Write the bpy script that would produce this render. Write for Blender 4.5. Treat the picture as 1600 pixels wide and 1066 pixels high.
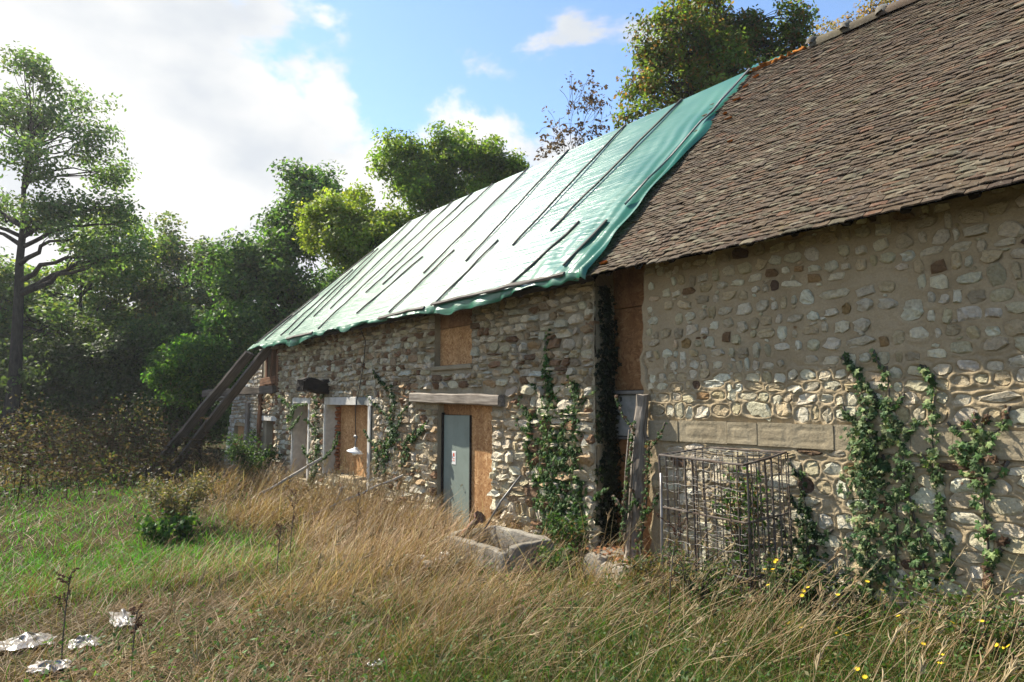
import bpy, math, random
import numpy as np
from mathutils import Matrix, Vector
R = math.radians
rng = np.random.default_rng(7)
random.seed(7)
scene = bpy.context.scene
for o in list(bpy.data.objects):
    bpy.data.objects.remove(o)

# ------------------------------------------------------------------ camera
CAM = np.array([5.0, -5.5, 1.75])
PITCH, YAW = R(5.194), R(36.748)
cam_d = bpy.data.cameras.new('camera')
cam_d.lens = 24.0; cam_d.sensor_width = 36.0; cam_d.clip_start = 0.05; cam_d.clip_end = 3000
cam = bpy.data.objects.new('camera', cam_d)
scene.collection.objects.link(cam)
FWD = np.array([-math.cos(YAW)*math.cos(PITCH), math.sin(YAW)*math.cos(PITCH), math.sin(PITCH)])
cam.location = CAM
cam.rotation_euler = Vector(FWD).to_track_quat('-Z', 'Y').to_euler()
scene.camera = cam

# ------------------------------------------------------------------ sky and sun
SUN_EL, SUN_PHI = R(47.0), R(19.5)          # light travels towards +X, a little towards +Y
TO_SUN = Vector((-math.cos(SUN_EL)*math.cos(SUN_PHI), -math.cos(SUN_EL)*math.sin(SUN_PHI), math.sin(SUN_EL)))
world = bpy.data.worlds.new('World'); scene.world = world; world.use_nodes = True
wn, wl = world.node_tree.nodes, world.node_tree.links
wn.clear()
def W(t, **k):
    n = wn.new(t)
    for a, v in k.items(): setattr(n, a, v)
    return n
sky = W('ShaderNodeTexSky', sky_type='NISHITA', sun_disc=False, sun_elevation=SUN_EL, altitude=100, air_density=1.0, dust_density=0.25, ozone_density=3.0)
sky.sun_rotation = math.atan2(TO_SUN.x, TO_SUN.y)
tc = W('ShaderNodeTexCoord')
sep = W('ShaderNodeSeparateXYZ'); wl.new(tc.outputs['Generated'], sep.inputs[0])
def wm(op, a, b=None, c=None, clamp=False):
    n = W('ShaderNodeMath', operation=op, use_clamp=clamp)
    for i, v in enumerate((a, b, c)):
        if v is None: continue
        if isinstance(v, (int, float)): n.inputs[i].default_value = v
        else: wl.new(v, n.inputs[i])
    return n.outputs[0]
mp = W('ShaderNodeMapping'); mp.inputs['Scale'].default_value = (1.0, 1.0, 1.75); mp.inputs['Location'].default_value = (3.1, 1.7, 0.4)
wl.new(tc.outputs['Generated'], mp.inputs[0])
n1 = W('ShaderNodeTexNoise'); n1.inputs['Scale'].default_value = 3.0; n1.inputs['Detail'].default_value = 9; n1.inputs['Roughness'].default_value = 0.55; n1.inputs['Distortion'].default_value = 0.25
wl.new(mp.outputs[0], n1.inputs['Vector'])
n2 = W('ShaderNodeTexNoise'); n2.inputs['Scale'].default_value = 7.0; n2.inputs['Detail'].default_value = 6; n2.inputs['Roughness'].default_value = 0.6
wl.new(mp.outputs[0], n2.inputs['Vector'])
# a bank of cloud, thicker low down and on the sun's side
side = wm('ADD', wm('MULTIPLY', sep.outputs['X'], -0.72), wm('MULTIPLY', sep.outputs['Y'], -0.30))
bias = wm('ADD', wm('MULTIPLY', side, 0.95), wm('MULTIPLY', sep.outputs['Z'], -1.0))
dens = wm('ADD', wm('MULTIPLY', wm('SUBTRACT', n1.outputs[0], 0.5), 1.8), wm('ADD', bias, 0.09))
dens = wm('ADD', dens, wm('MULTIPLY', wm('SUBTRACT', n2.outputs[0], 0.5), 0.42))
ramp = W('ShaderNodeMapRange', interpolation_type='SMOOTHSTEP'); ramp.inputs['From Min'].default_value = -0.01; ramp.inputs['From Max'].default_value = 0.13
wl.new(dens, ramp.inputs['Value'])
cr = W('ShaderNodeValToRGB')
cr.color_ramp.elements[0].position = 0.36; cr.color_ramp.elements[0].color = (0.70, 0.74, 0.79, 1)
cr.color_ramp.elements[1].position = 0.60; cr.color_ramp.elements[1].color = (1.0, 0.99, 0.965, 1)
n3 = W('ShaderNodeTexNoise'); n3.inputs['Scale'].default_value = 4.2; n3.inputs['Detail'].default_value = 5
wl.new(mp.outputs[0], n3.inputs['Vector']); wl.new(n3.outputs[0], cr.inputs[0])
bg1 = W('ShaderNodeBackground'); bg1.inputs['Strength'].default_value = 0.11; wl.new(sky.outputs[0], bg1.inputs['Color'])
bg2 = W('ShaderNodeBackground'); bg2.inputs['Strength'].default_value = 0.46; wl.new(cr.outputs[0], bg2.inputs['Color'])
mx = W('ShaderNodeMixShader'); wl.new(ramp.outputs[0], mx.inputs[0]); wl.new(bg1.outputs[0], mx.inputs[1]); wl.new(bg2.outputs[0], mx.inputs[2])
wo = W('ShaderNodeOutputWorld'); wl.new(mx.outputs[0], wo.inputs['Surface'])

sun_d = bpy.data.lights.new('sun', 'SUN'); sun_d.energy = 5.0; sun_d.angle = R(0.55); sun_d.color = (1.0, 0.925, 0.79)
sun = bpy.data.objects.new('sun', sun_d); scene.collection.objects.link(sun)
sun.rotation_euler = TO_SUN.to_track_quat('Z', 'Y').to_euler()
vs = scene.view_settings
vs.view_transform = 'Standard'; vs.look = 'None'; vs.exposure = 1.25; vs.gamma = 1.0; vs.use_curve_mapping = False
scene.cycles.max_bounces = 7; scene.cycles.diffuse_bounces = 4; scene.cycles.glossy_bounces = 2
scene.cycles.transmission_bounces = 4; scene.cycles.transparent_max_bounces = 4; scene.cycles.caustics_reflective = False; scene.cycles.caustics_refractive = False
scene.cycles.use_denoising = True

# ------------------------------------------------------------------ helpers
COL = scene.collection
def link(o):
    COL.objects.link(o); return o
def tag(o, label=None, cat=None, group=None, kind=None):
    if label: o['label'] = label
    if cat: o['category'] = cat
    if group: o['group'] = group
    if kind: o['kind'] = kind
    return o
def thing(name, label, cat, loc=(0, 0, 0), group=None):
    o = bpy.data.objects.new(name, None); link(o); o.location = loc; o.empty_display_size = 0.2
    return tag(o, label, cat, group)
def world_mat(o):
    m = o.matrix_basis.copy()
    while o.parent:
        o = o.parent; m = o.matrix_basis @ m
    return m
def adopt(o, parent):
    """parent o, keeping the place its matrix_basis gives it in the world"""
    if parent is not None:
        m = o.matrix_basis.copy()
        o.parent = parent
        o.matrix_basis = world_mat(parent).inverted() @ m
    return o
def mesh_np(name, V, faces, mat=None, col=None, smooth=True):
    """faces: list of integer arrays (n,3) or (n,4)"""
    V = np.asarray(V, dtype=np.float32).reshape(-1, 3)
    fs = [np.asarray(f, dtype=np.int32) for f in faces if len(f)]
    loops = np.concatenate([f.ravel() for f in fs])
    tot = np.concatenate([np.full(len(f), f.shape[1], dtype=np.int32) for f in fs])
    start = np.concatenate([[0], np.cumsum(tot)[:-1]]).astype(np.int32)
    me = bpy.data.meshes.new(name)
    me.vertices.add(len(V)); me.vertices.foreach_set('co', V.ravel())
    me.loops.add(len(loops)); me.loops.foreach_set('vertex_index', loops)
    me.polygons.add(len(tot)); me.polygons.foreach_set('loop_start', start); me.polygons.foreach_set('loop_total', tot)
    me.update(calc_edges=True)
    me.polygons.foreach_set('use_smooth', np.full(len(tot), smooth, dtype=bool))
    if col is not None:
        a = me.color_attributes.new('col', 'FLOAT_COLOR', 'POINT')
        c = np.ones((len(V), 4), dtype=np.float32); c[:, :3] = col
        a.data.foreach_set('color', c.ravel())
    if mat: me.materials.append(mat)
    return me
def obj(name, me, parent=None, mw=None):
    o = bpy.data.objects.new(name, me); link(o)
    if mw is not None: o.matrix_basis = mw
    return adopt(o, parent)

class MB:
    """collects shapes into one mesh"""
    def __init__(s): s.V = []; s.F = []; s.C = []; s.n = 0
    def add(s, V, F, col=None):
        V = np.asarray(V, dtype=float).reshape(-1, 3)
        s.V.append(V)
        for f in F:
            f = np.asarray(f, dtype=int)
            if len(f): s.F.append(f + s.n)
        s.C.append(np.tile(np.asarray(col if col is not None else (1, 1, 1), dtype=float).reshape(-1, 3), (len(V) if np.ndim(col) < 2 else 1, 1)))
        s.n += len(V)
    def mesh(s, name, mat=None, smooth=True, use_col=False):
        return mesh_np(name, np.concatenate(s.V), s.F, mat, np.concatenate(s.C) if use_col else None, smooth)

def box_vf(x0, x1, y0, y1, z0, z1):
    V = [(x, y, z) for x in (x0, x1) for y in (y0, y1) for z in (z0, z1)]
    F = [[0, 1, 3, 2], [4, 6, 7, 5], [0, 4, 5, 1], [2, 3, 7, 6], [0, 2, 6, 4], [1, 5, 7, 3]]
    return np.array(V, float), [np.array(F)]
def chamfer_box(x0, x1, y0, y1, z0, z1, b=0.01):
    """box with chamfered edges: three nested boxes' vertices hulled by hand"""
    b = min(b, (x1-x0)*.45, (y1-y0)*.45, (z1-z0)*.45)
    V = []; idx = {}
    for ix in (0, 1):
        for iy in (0, 1):
            for iz in (0, 1):
                X, Y, Z = (x0, x1)[ix], (y0, y1)[iy], (z0, z1)[iz]
                sx, sy, sz = (b, -b)[ix], (b, -b)[iy], (b, -b)[iz]
                for k, p in enumerate(((X, Y+sy, Z+sz), (X+sx, Y, Z+sz), (X+sx, Y+sy, Z))):
                    idx[ix, iy, iz, k] = len(V); V.append(p)
    Q = []; T = []
    def q(*a): Q.append([idx[i] for i in a])
    for s in (0, 1):
        a = [(s, 0, 0, 0), (s, 0, 1, 0), (s, 1, 1, 0), (s, 1, 0, 0)]; q(*(a if s == 0 else a[::-1]))
        a = [(0, s, 0, 1), (1, s, 0, 1), (1, s, 1, 1), (0, s, 1, 1)]; q(*(a if s == 0 else a[::-1]))
        a = [(0, 0, s, 2), (0, 1, s, 2), (1, 1, s, 2), (1, 0, s, 2)]; q(*(a if s == 0 else a[::-1]))
    for u in (0, 1):
        for v in (0, 1):
            q((0, u, v, 1), (1, u, v, 1), (1, u, v, 2), (0, u, v, 2))
            q((u, 0, v, 0), (u, 1, v, 0), (u, 1, v, 2), (u, 0, v, 2))
            q((u, v, 0, 0), (u, v, 1, 0), (u, v, 1, 1), (u, v, 0, 1))
    for ix in (0, 1):
        for iy in (0, 1):
            for iz in (0, 1):
                T.append([idx[ix, iy, iz, 0], idx[ix, iy, iz, 1], idx[ix, iy, iz, 2]])
    return np.array(V, float), [np.array(Q), np.array(T)]
def frame(p0, p1, up=(0, 0, 1)):
    p0, p1, up = Vector(p0), Vector(p1), Vector(up)
    x = (p1-p0).normalized(); y = up.cross(x)
    if y.length < 1e-4: y = Vector((0, 1, 0)).cross(x)
    y.normalize(); z = x.cross(y)
    m = Matrix((x, y, z)).transposed().to_4x4(); m.translation = p0
    return m, (p1-p0).length
def timber_mesh(name, L, w, h, mat, wob=0.006, seg=None, seed=0, taper=1.0, bev=0.12):
    """an old squared timber along local +X with rounded arrises and uneven faces"""
    r = np.random.default_rng(seed)
    seg = seg or max(2, int(L/0.25)); b = bev
    prof = np.array([(-.5+b, -.5), (.5-b, -.5), (.5, -.5+b), (.5, .5-b), (.5-b, .5), (-.5+b, .5), (-.5, .5-b), (-.5, -.5+b)])
    V = []
    for i in range(seg+1):
        t = i/seg; k = 1+(taper-1)*t
        off = r.normal(0, wob, 2)*(1 if 0 < i < seg else .4)
        for p in prof:
            j = r.normal(0, wob*.5, 2)
            V.append((L*t+r.normal(0, wob*.6)*(i in (0, seg)), p[0]*w*k+off[0]+j[0], p[1]*h*k+off[1]+j[1]))
    n = 8; Q = []
    for i in range(seg):
        for k in range(n):
            a = i*n+k; c = i*n+(k+1) % n
            Q.append((a, c, c+n, a+n))
    c0 = len(V); V.append((0, 0, 0)); V.append((L, 0, 0)); T = []
    for k in range(n):
        T.append((c0, (k+1) % n, k)); T.append((c0+1, seg*n+k, seg*n+(k+1) % n))
    return mesh_np(name, V, [Q, T], mat, None, False)
def timber(name, p0, p1, w, h, mat, parent=None, up=(0, 0, 1), **k):
    m, L = frame(p0, p1, up)
    return obj(name, timber_mesh(name, L, w, h, mat, **k), parent, m)
def tube_vf(pts, rad, n=6, cap=True):
    pts = np.asarray(pts, float); k = len(pts)
    rad = np.broadcast_to(np.asarray(rad, float), (k,))
    t = np.gradient(pts, axis=0); t /= np.linalg.norm(t, axis=1)[:, None]+1e-9
    ref = np.array([0.31, 0.17, 0.93]) if abs(t[0] @ np.array([0.31, 0.17, 0.93])) < .9 else np.array([1., 0, 0])
    u = np.cross(t, ref); u /= np.linalg.norm(u, axis=1)[:, None]+1e-9
    v = np.cross(t, u)
    a = np.arange(n)*2*math.pi/n
    V = pts[:, None, :]+rad[:, None, None]*(np.cos(a)[None, :, None]*u[:, None, :]+np.sin(a)[None, :, None]*v[:, None, :])
    V = V.reshape(-1, 3)
    i = np.arange(k-1)[:, None]*n; j = np.arange(n)[None, :]; j2 = (j+1) % n
    Q = np.stack([i+j, i+j2, i+n+j2, i+n+j], -1).reshape(-1, 4)
    F = [Q]
    if cap:
        V = np.concatenate([V, pts[:1], pts[-1:]]); c = k*n
        jj = np.arange(n); T1 = np.stack([np.full(n, c), (jj+1) % n, jj], -1); T2 = np.stack([np.full(n, c+1), (k-1)*n+jj, (k-1)*n+(jj+1) % n], -1)
        F.append(np.concatenate([T1, T2]))
    return V, F
def bez(p0, p1, p2, n=8):
    t = np.linspace(0, 1, n)[:, None]
    p0, p1, p2 = (np.asarray(p, float) for p in (p0, p1, p2))
    return (1-t)**2*p0+2*t*(1-t)*p1+t*t*p2
def vnoise(x, y, seed=0):
    """smooth value noise in -1..1, vectorised"""
    x = np.asarray(x, float); y = np.asarray(y, float)
    xi = np.floor(x).astype(np.int64); yi = np.floor(y).astype(np.int64); fx = x-xi; fy = y-yi
    fx = fx*fx*(3-2*fx); fy = fy*fy*(3-2*fy)
    def h(a, b):
        n = (a*374761393+b*668265263+seed*1442695041) & 0xffffffff
        n = ((n ^ (n >> 13))*1274126177) & 0xffffffff
        return ((n ^ (n >> 16)) & 0xffff)/32767.5-1
    return (h(xi, yi)*(1-fx)+h(xi+1, yi)*fx)*(1-fy)+(h(xi, yi+1)*(1-fx)+h(xi+1, yi+1)*fx)*fy
def fbm(x, y, seed=0, o=4):
    s = 0; a = 1; t = 0
    for k in range(o):
        s = s+a*vnoise(np.asarray(x)*2**k, np.asarray(y)*2**k, seed+k); t += a; a *= .5
    return s/t
def sstep(a, b, x):
    t = np.clip((np.asarray(x, float)-a)/(b-a), 0, 1); return t*t*(3-2*t)

# ------------------------------------------------------------------ materials
class NT:
    def __init__(s, name):
        s.m = bpy.data.materials.new(name); s.m.use_nodes = True
        s.nt = s.m.node_tree; s.nt.nodes.clear()
        s.out = s.n('ShaderNodeOutputMaterial'); s.b = s.n('ShaderNodeBsdfPrincipled')
        s.nt.links.new(s.b.outputs[0], s.out.inputs[0])
    def n(s, t, **k):
        x = s.nt.nodes.new(t)
        for a, v in k.items(): setattr(x, a, v)
        return x
    def l(s, a, b): s.nt.links.new(a, b)
    def val(s, inp, v):
        if isinstance(v, (int, float)): inp.default_value = v
        elif isinstance(v, (tuple, list)): inp.default_value = (*v, 1) if len(v) == 3 and len(inp.default_value) == 4 else v
        else: s.l(v, inp)
    def coord(s, scale=(1, 1, 1), kind='Object'):
        t = s.n('ShaderNodeTexCoord'); m = s.n('ShaderNodeMapping'); m.inputs['Scale'].default_value = scale
        s.l(t.outputs[kind], m.inputs[0]); return m.outputs[0]
    def pos(s, scale=(1, 1, 1)):
        t = s.n('ShaderNodeNewGeometry'); m = s.n('ShaderNodeMapping'); m.inputs['Scale'].default_value = scale
        s.l(t.outputs['Position'], m.inputs[0]); return m.outputs[0]
    def noise(s, vec, sc, det=4, rough=.55, dist=0):
        x = s.n('ShaderNodeTexNoise'); s.l(vec, x.inputs['Vector'])
        x.inputs['Scale'].default_value = sc; x.inputs['Detail'].default_value = det; x.inputs['Roughness'].default_value = rough; x.inputs['Distortion'].default_value = dist
        return x.outputs[0]
    def voro(s, vec, sc, out='Distance', feature='F1', rand=1.0):
        x = s.n('ShaderNodeTexVoronoi', feature=feature); s.l(vec, x.inputs['Vector']); x.inputs['Scale'].default_value = sc; x.inputs['Randomness'].default_value = rand
        return x.outputs[out]
    def ramp(s, f, stops):
        x = s.n('ShaderNodeValToRGB'); e = x.color_ramp.elements
        while len(e) < len(stops): e.new(.5)
        for k, (p, c) in enumerate(stops):
            e[k].position = p; e[k].color = (*c, 1) if len(c) == 3 else c
        s.l(f, x.inputs[0]); return x.outputs[0]
    def mix(s, f, a, b, mode='MIX'):
        x = s.n('ShaderNodeMix', data_type='RGBA', blend_type=mode)
        s.val(x.inputs[0], f); s.val(x.inputs[6], a); s.val(x.inputs[7], b); return x.outputs[2]
    def math(s, op, a, b=0.0, clamp=False):
        x = s.n('ShaderNodeMath', operation=op, use_clamp=clamp); s.val(x.inputs[0], a); s.val(x.inputs[1], b); return x.outputs[0]
    def mr(s, v, a, b, c=0.0, d=1.0):
        x = s.n('ShaderNodeMapRange'); s.l(v, x.inputs[0])
        for i, q in zip((1, 2, 3, 4), (a, b, c, d)): x.inputs[i].default_value = q
        return x.outputs[0]
    def attr(s, name='col'):
        x = s.n('ShaderNodeAttribute', attribute_name=name); return x.outputs['Color']
    def bump(s, h, strength=.4, dist=.02, prev=None):
        x = s.n('ShaderNodeBump'); x.inputs['Strength'].default_value = strength; x.inputs['Distance'].default_value = dist
        s.l(h, x.inputs['Height'])
        if prev is not None: s.l(prev, x.inputs['Normal'])
        return x.outputs[0]
    def fin(s, color=None, rough=.8, normal=None, spec=.3, metal=0.0):
        if color is not None: s.val(s.b.inputs['Base Color'], color)
        s.val(s.b.inputs['Roughness'], rough); s.b.inputs['Specular IOR Level'].default_value = spec; s.b.inputs['Metallic'].default_value = metal
        if normal is not None: s.l(normal, s.b.inputs['Normal'])
        return s.m

def m_stone():
    t = NT('rubble_stone'); p = t.pos()
    a = t.noise(p, 9, 6, .65); b = t.noise(p, 45, 5, .6); c = t.voro(p, 26)
    col = t.mix(1.0, t.attr(), t.ramp(a, [(.25, (.80, .77, .72)), (.5, (1, 1, 1)), (.8, (1.14, 1.12, 1.06))]), 'MULTIPLY')
    col = t.mix(1.0, col, t.ramp(b, [(.3, (.82, .80, .77)), (.6, (1.08, 1.07, 1.04))]), 'MULTIPLY')
    rust = t.mr(t.noise(p, 4, 3), .58, .72)
    col = t.mix(t.math('MULTIPLY', rust, .45), col, (.30, .20, .10))
    nb = t.bump(t.noise(p, 22, 6, .75), 1.0, .045); nb = t.bump(b, .8, .015, nb); nb = t.bump(c, .5, .015, nb)
    return t.fin(col, .92, nb, .15)
def m_mortar(name, c0, c1, c2, bumpk=.5):
    t = NT(name); p = t.pos()
    a = t.noise(p, 2.2, 5, .6); b = t.noise(p, 60, 4, .7)
    col = t.ramp(a, [(.3, c0), (.5, c1), (.72, c2)])
    col = t.mix(1.0, col, t.ramp(b, [(.3, (.78, .77, .75)), (.65, (1.06, 1.06, 1.05))]), 'MULTIPLY')
    nb = t.bump(t.noise(p, 14, 6, .65), bumpk, .03); nb = t.bump(b, .5, .006, nb)
    return t.fin(col, .95, nb, .1)
def m_tile():
    t = NT('clay_tile'); p = t.pos()
    a = t.noise(p, 7, 5, .6); b = t.noise(p, 38, 5, .7); c = t.noise(p, 120, 3, .6)
    col = t.mix(1.0, t.attr(), t.ramp(a, [(.3, (.70, .68, .66)), (.6, (1.12, 1.1, 1.08))]), 'MULTIPLY')
    lich = t.mr(b, .56, .66); col = t.mix(t.math('MULTIPLY', lich, .55), col, (.25, .245, .19))
    mosk = t.mr(t.noise(p, 3.0, 6, .7), .62, .70); col = t.mix(t.math('MULTIPLY', mosk, .7), col, (.10, .085, .03))
    col = t.mix(1.0, col, t.ramp(c, [(.3, (.75, .74, .72)), (.65, (1.1, 1.1, 1.1))]), 'MULTIPLY')
    nb = t.bump(b, .6, .008); nb = t.bump(c, .5, .004, nb)
    return t.fin(col, .9, nb, .15)
def m_wood(name, c0, c1, c2, grain=1.0, bumpk=.5):
    t = NT(name); v = t.coord((1.2, 26*grain, 26*grain)); v2 = t.coord((5, 90, 90))
    a = t.noise(v, 1.0, 6, .6, .4); b = t.noise(v2, 1.0, 4, .6); w = t.noise(t.coord((2, 2, 2)), 1.6, 4)
    col = t.ramp(a, [(.32, c0), (.5, c1), (.7, c2)])
    col = t.mix(1.0, col, t.ramp(b, [(.3, (.72, .70, .68)), (.6, (1.08, 1.08, 1.07))]), 'MULTIPLY')
    col = t.mix(1.0, col, t.ramp(w, [(.3, (.75, .74, .72)), (.7, (1.1, 1.09, 1.08))]), 'MULTIPLY')
    nb = t.bump(a, bumpk, .012); nb = t.bump(b, .4, .004, nb)
    return t.fin(col, .88, nb, .2)
def m_osb(name='osb_board', tint=(1, 1, 1)):
    t = NT(name); p = t.pos()
    d = t.n('ShaderNodeTexNoise'); t.l(p, d.inputs['Vector']); d.inputs['Scale'].default_value = 5
    v = t.n('ShaderNodeVectorMath', operation='MULTIPLY_ADD'); t.l(d.outputs['Color'], v.inputs[0]); v.inputs[1].default_value = (.22, .22, .22); t.l(p, v.inputs[2])
    def flakes(rot, sc):
        m = t.n('ShaderNodeMapping'); m.inputs['Rotation'].default_value = rot; m.inputs['Scale'].default_value = sc; t.l(v.outputs[0], m.inputs[0])
        x = t.n('ShaderNodeTexVoronoi'); t.l(m.outputs[0], x.inputs['Vector']); x.inputs['Scale'].default_value = 1
        return x
    f1 = flakes((0, .5, 0), (11, 11, 36)); f2 = flakes((0, -.7, 0), (36, 11, 10)); f3 = flakes((0, 1.3, 0), (14, 13, 42))
    sel = t.mr(t.noise(p, 18, 2), .47, .53)
    c = t.mix(sel, f1.outputs['Color'], f2.outputs['Color'])
    c = t.mix(t.mr(t.noise(p, 17, 2), .52, .58), c, f3.outputs['Color'])
    bw = t.n('ShaderNodeRGBToBW'); t.l(c, bw.inputs[0])
    col = t.ramp(bw.outputs[0], [(.1, (.27, .13, .05)), (.4, (.40, .22, .095)), (.7, (.50, .30, .14)), (.95, (.62, .42, .23))])
    st = t.noise(t.pos((3, 3, .5)), 1.3, 5); col = t.mix(1.0, col, t.ramp(st, [(.3, (.72, .66, .6)), (.6, (1.05, 1.03, 1.0))]), 'MULTIPLY')
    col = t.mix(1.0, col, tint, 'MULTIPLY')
    return t.fin(col, .7, t.bump(bw.outputs[0], .25, .004), .25)
def m_plain(name, c, rough=.6, spec=.3, metal=0.0, var=.15, sc=8, bumpk=.1, dirt=None):
    t = NT(name); p = t.pos(); a = t.noise(p, sc, 5, .6)
    col = t.mix(1.0, c, t.ramp(a, [(.3, (1-var*2,)*3), (.65, (1+var*.6,)*3)]), 'MULTIPLY')
    if dirt:
        col = t.mix(t.math('MULTIPLY', t.mr(t.noise(t.pos((1.5, 1.5, .7)), 3, 6, .7), .5, .68), dirt[1]), col, dirt[0])
    return t.fin(col, rough, t.bump(t.noise(p, sc*5, 4), bumpk, .01), spec, metal)
def m_rust(name='rusty_steel', c0=(.10, .045, .02), c1=(.22, .10, .05), c2=(.16, .14, .13), grey=.5):
    t = NT(name); p = t.pos(); a = t.noise(p, 22, 5, .65); b = t.noise(p, 9, 4)
    col = t.ramp(a, [(.35, c0), (.6, c1)]); col = t.mix(t.math('MULTIPLY', t.mr(b, .42, .58), grey), col, c2)
    return t.fin(col, .75, t.bump(a, .5, .003), .35, .15)
def m_leaf(name, trans=.45, rough=.55, spec=.3):
    t = NT(name); col = t.attr()
    t.fin(col, rough, None, spec)
    tr = t.n('ShaderNodeBsdfTranslucent'); c2 = t.mix(1.0, col, (1.35, 1.5, .75), 'MULTIPLY'); t.l(c2, tr.inputs['Color'])
    mx = t.n('ShaderNodeMixShader'); mx.inputs[0].default_value = trans
    t.l(t.b.outputs[0], mx.inputs[1]); t.l(tr.outputs[0], mx.inputs[2]); t.l(mx.outputs[0], t.out.inputs[0])
    return t.m
def m_bark(name, c0, c1):
    t = NT(name); a = t.noise(t.pos((1, 1, .25)), 14, 6, .65)
    return t.fin(t.ramp(a, [(.3, c0), (.7, c1)]), .95, t.bump(a, .8, .03), .1)
def m_tarp():
    t = NT('green_tarpaulin'); p = t.pos()
    m = t.n('ShaderNodeMapping'); m.inputs['Rotation'].default_value = (R(-46.7), 0, 0); t.l(p, m.inputs[0])
    q = t.n('ShaderNodeMapping'); q.inputs['Rotation'].default_value = (0, 0, R(-14)); q.inputs['Scale'].default_value = (.55, 7.0, 1); t.l(m.outputs[0], q.inputs[0])
    q2 = t.n('ShaderNodeMapping'); q2.inputs['Rotation'].default_value = (0, 0, R(52)); q2.inputs['Scale'].default_value = (.8, 9.0, 1); t.l(m.outputs[0], q2.inputs[0])
    w1 = t.noise(q.outputs[0], 2.0, 5, .6, .6); w2 = t.noise(q2.outputs[0], 1.6, 4, .6, .5); cr = t.noise(p, 24, 4, .6)
    a = t.noise(p, 1.4, 4)
    col = t.ramp(a, [(.3, (.014, .122, .072)), (.7, (.020, .150, .090))])
    sx = t.n('ShaderNodeSeparateXYZ'); t.l(p, sx.inputs[0]); msk = t.mr(sx.outputs[0], -.6, -4.0, .18, 1.0)
    low = t.mr(sx.outputs[2], 5.6, 4.2, .55, 1.0); msk = t.math('MULTIPLY', msk, low)
    nb = t.bump(t.math('MULTIPLY', w1, msk), .50, .05); nb = t.bump(t.math('MULTIPLY', w2, msk), .28, .04, nb); nb = t.bump(t.math('MULTIPLY', cr, msk), .16, .012, nb)
    t.fin(col, t.mr(a, .3, .7, .28, .36), nb, .75)
    tr = t.n('ShaderNodeBsdfTranslucent'); tr.inputs['Color'].default_value = (.04, .32, .19, 1)
    mx = t.n('ShaderNodeMixShader'); mx.inputs[0].default_value = .12
    t.l(t.b.outputs[0], mx.inputs[1]); t.l(tr.outputs[0], mx.inputs[2]); t.l(mx.outputs[0], t.out.inputs[0])
    return t.m
def m_ground():
    t = NT('earth_ground'); p = t.pos(); a = t.noise(p, .6, 6, .65); b = t.noise(p, 8, 6, .7)
    col = t.ramp(a, [(.35, (.030, .034, .012)), (.5, (.045, .038, .018)), (.65, (.07, .052, .028))])
    col = t.mix(1.0, col, t.ramp(b, [(.3, (.5, .5, .45)), (.65, (1.2, 1.15, 1.1))]), 'MULTIPLY')
    return t.fin(col, 1.0, t.bump(b, 1.0, .06), .05)
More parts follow.
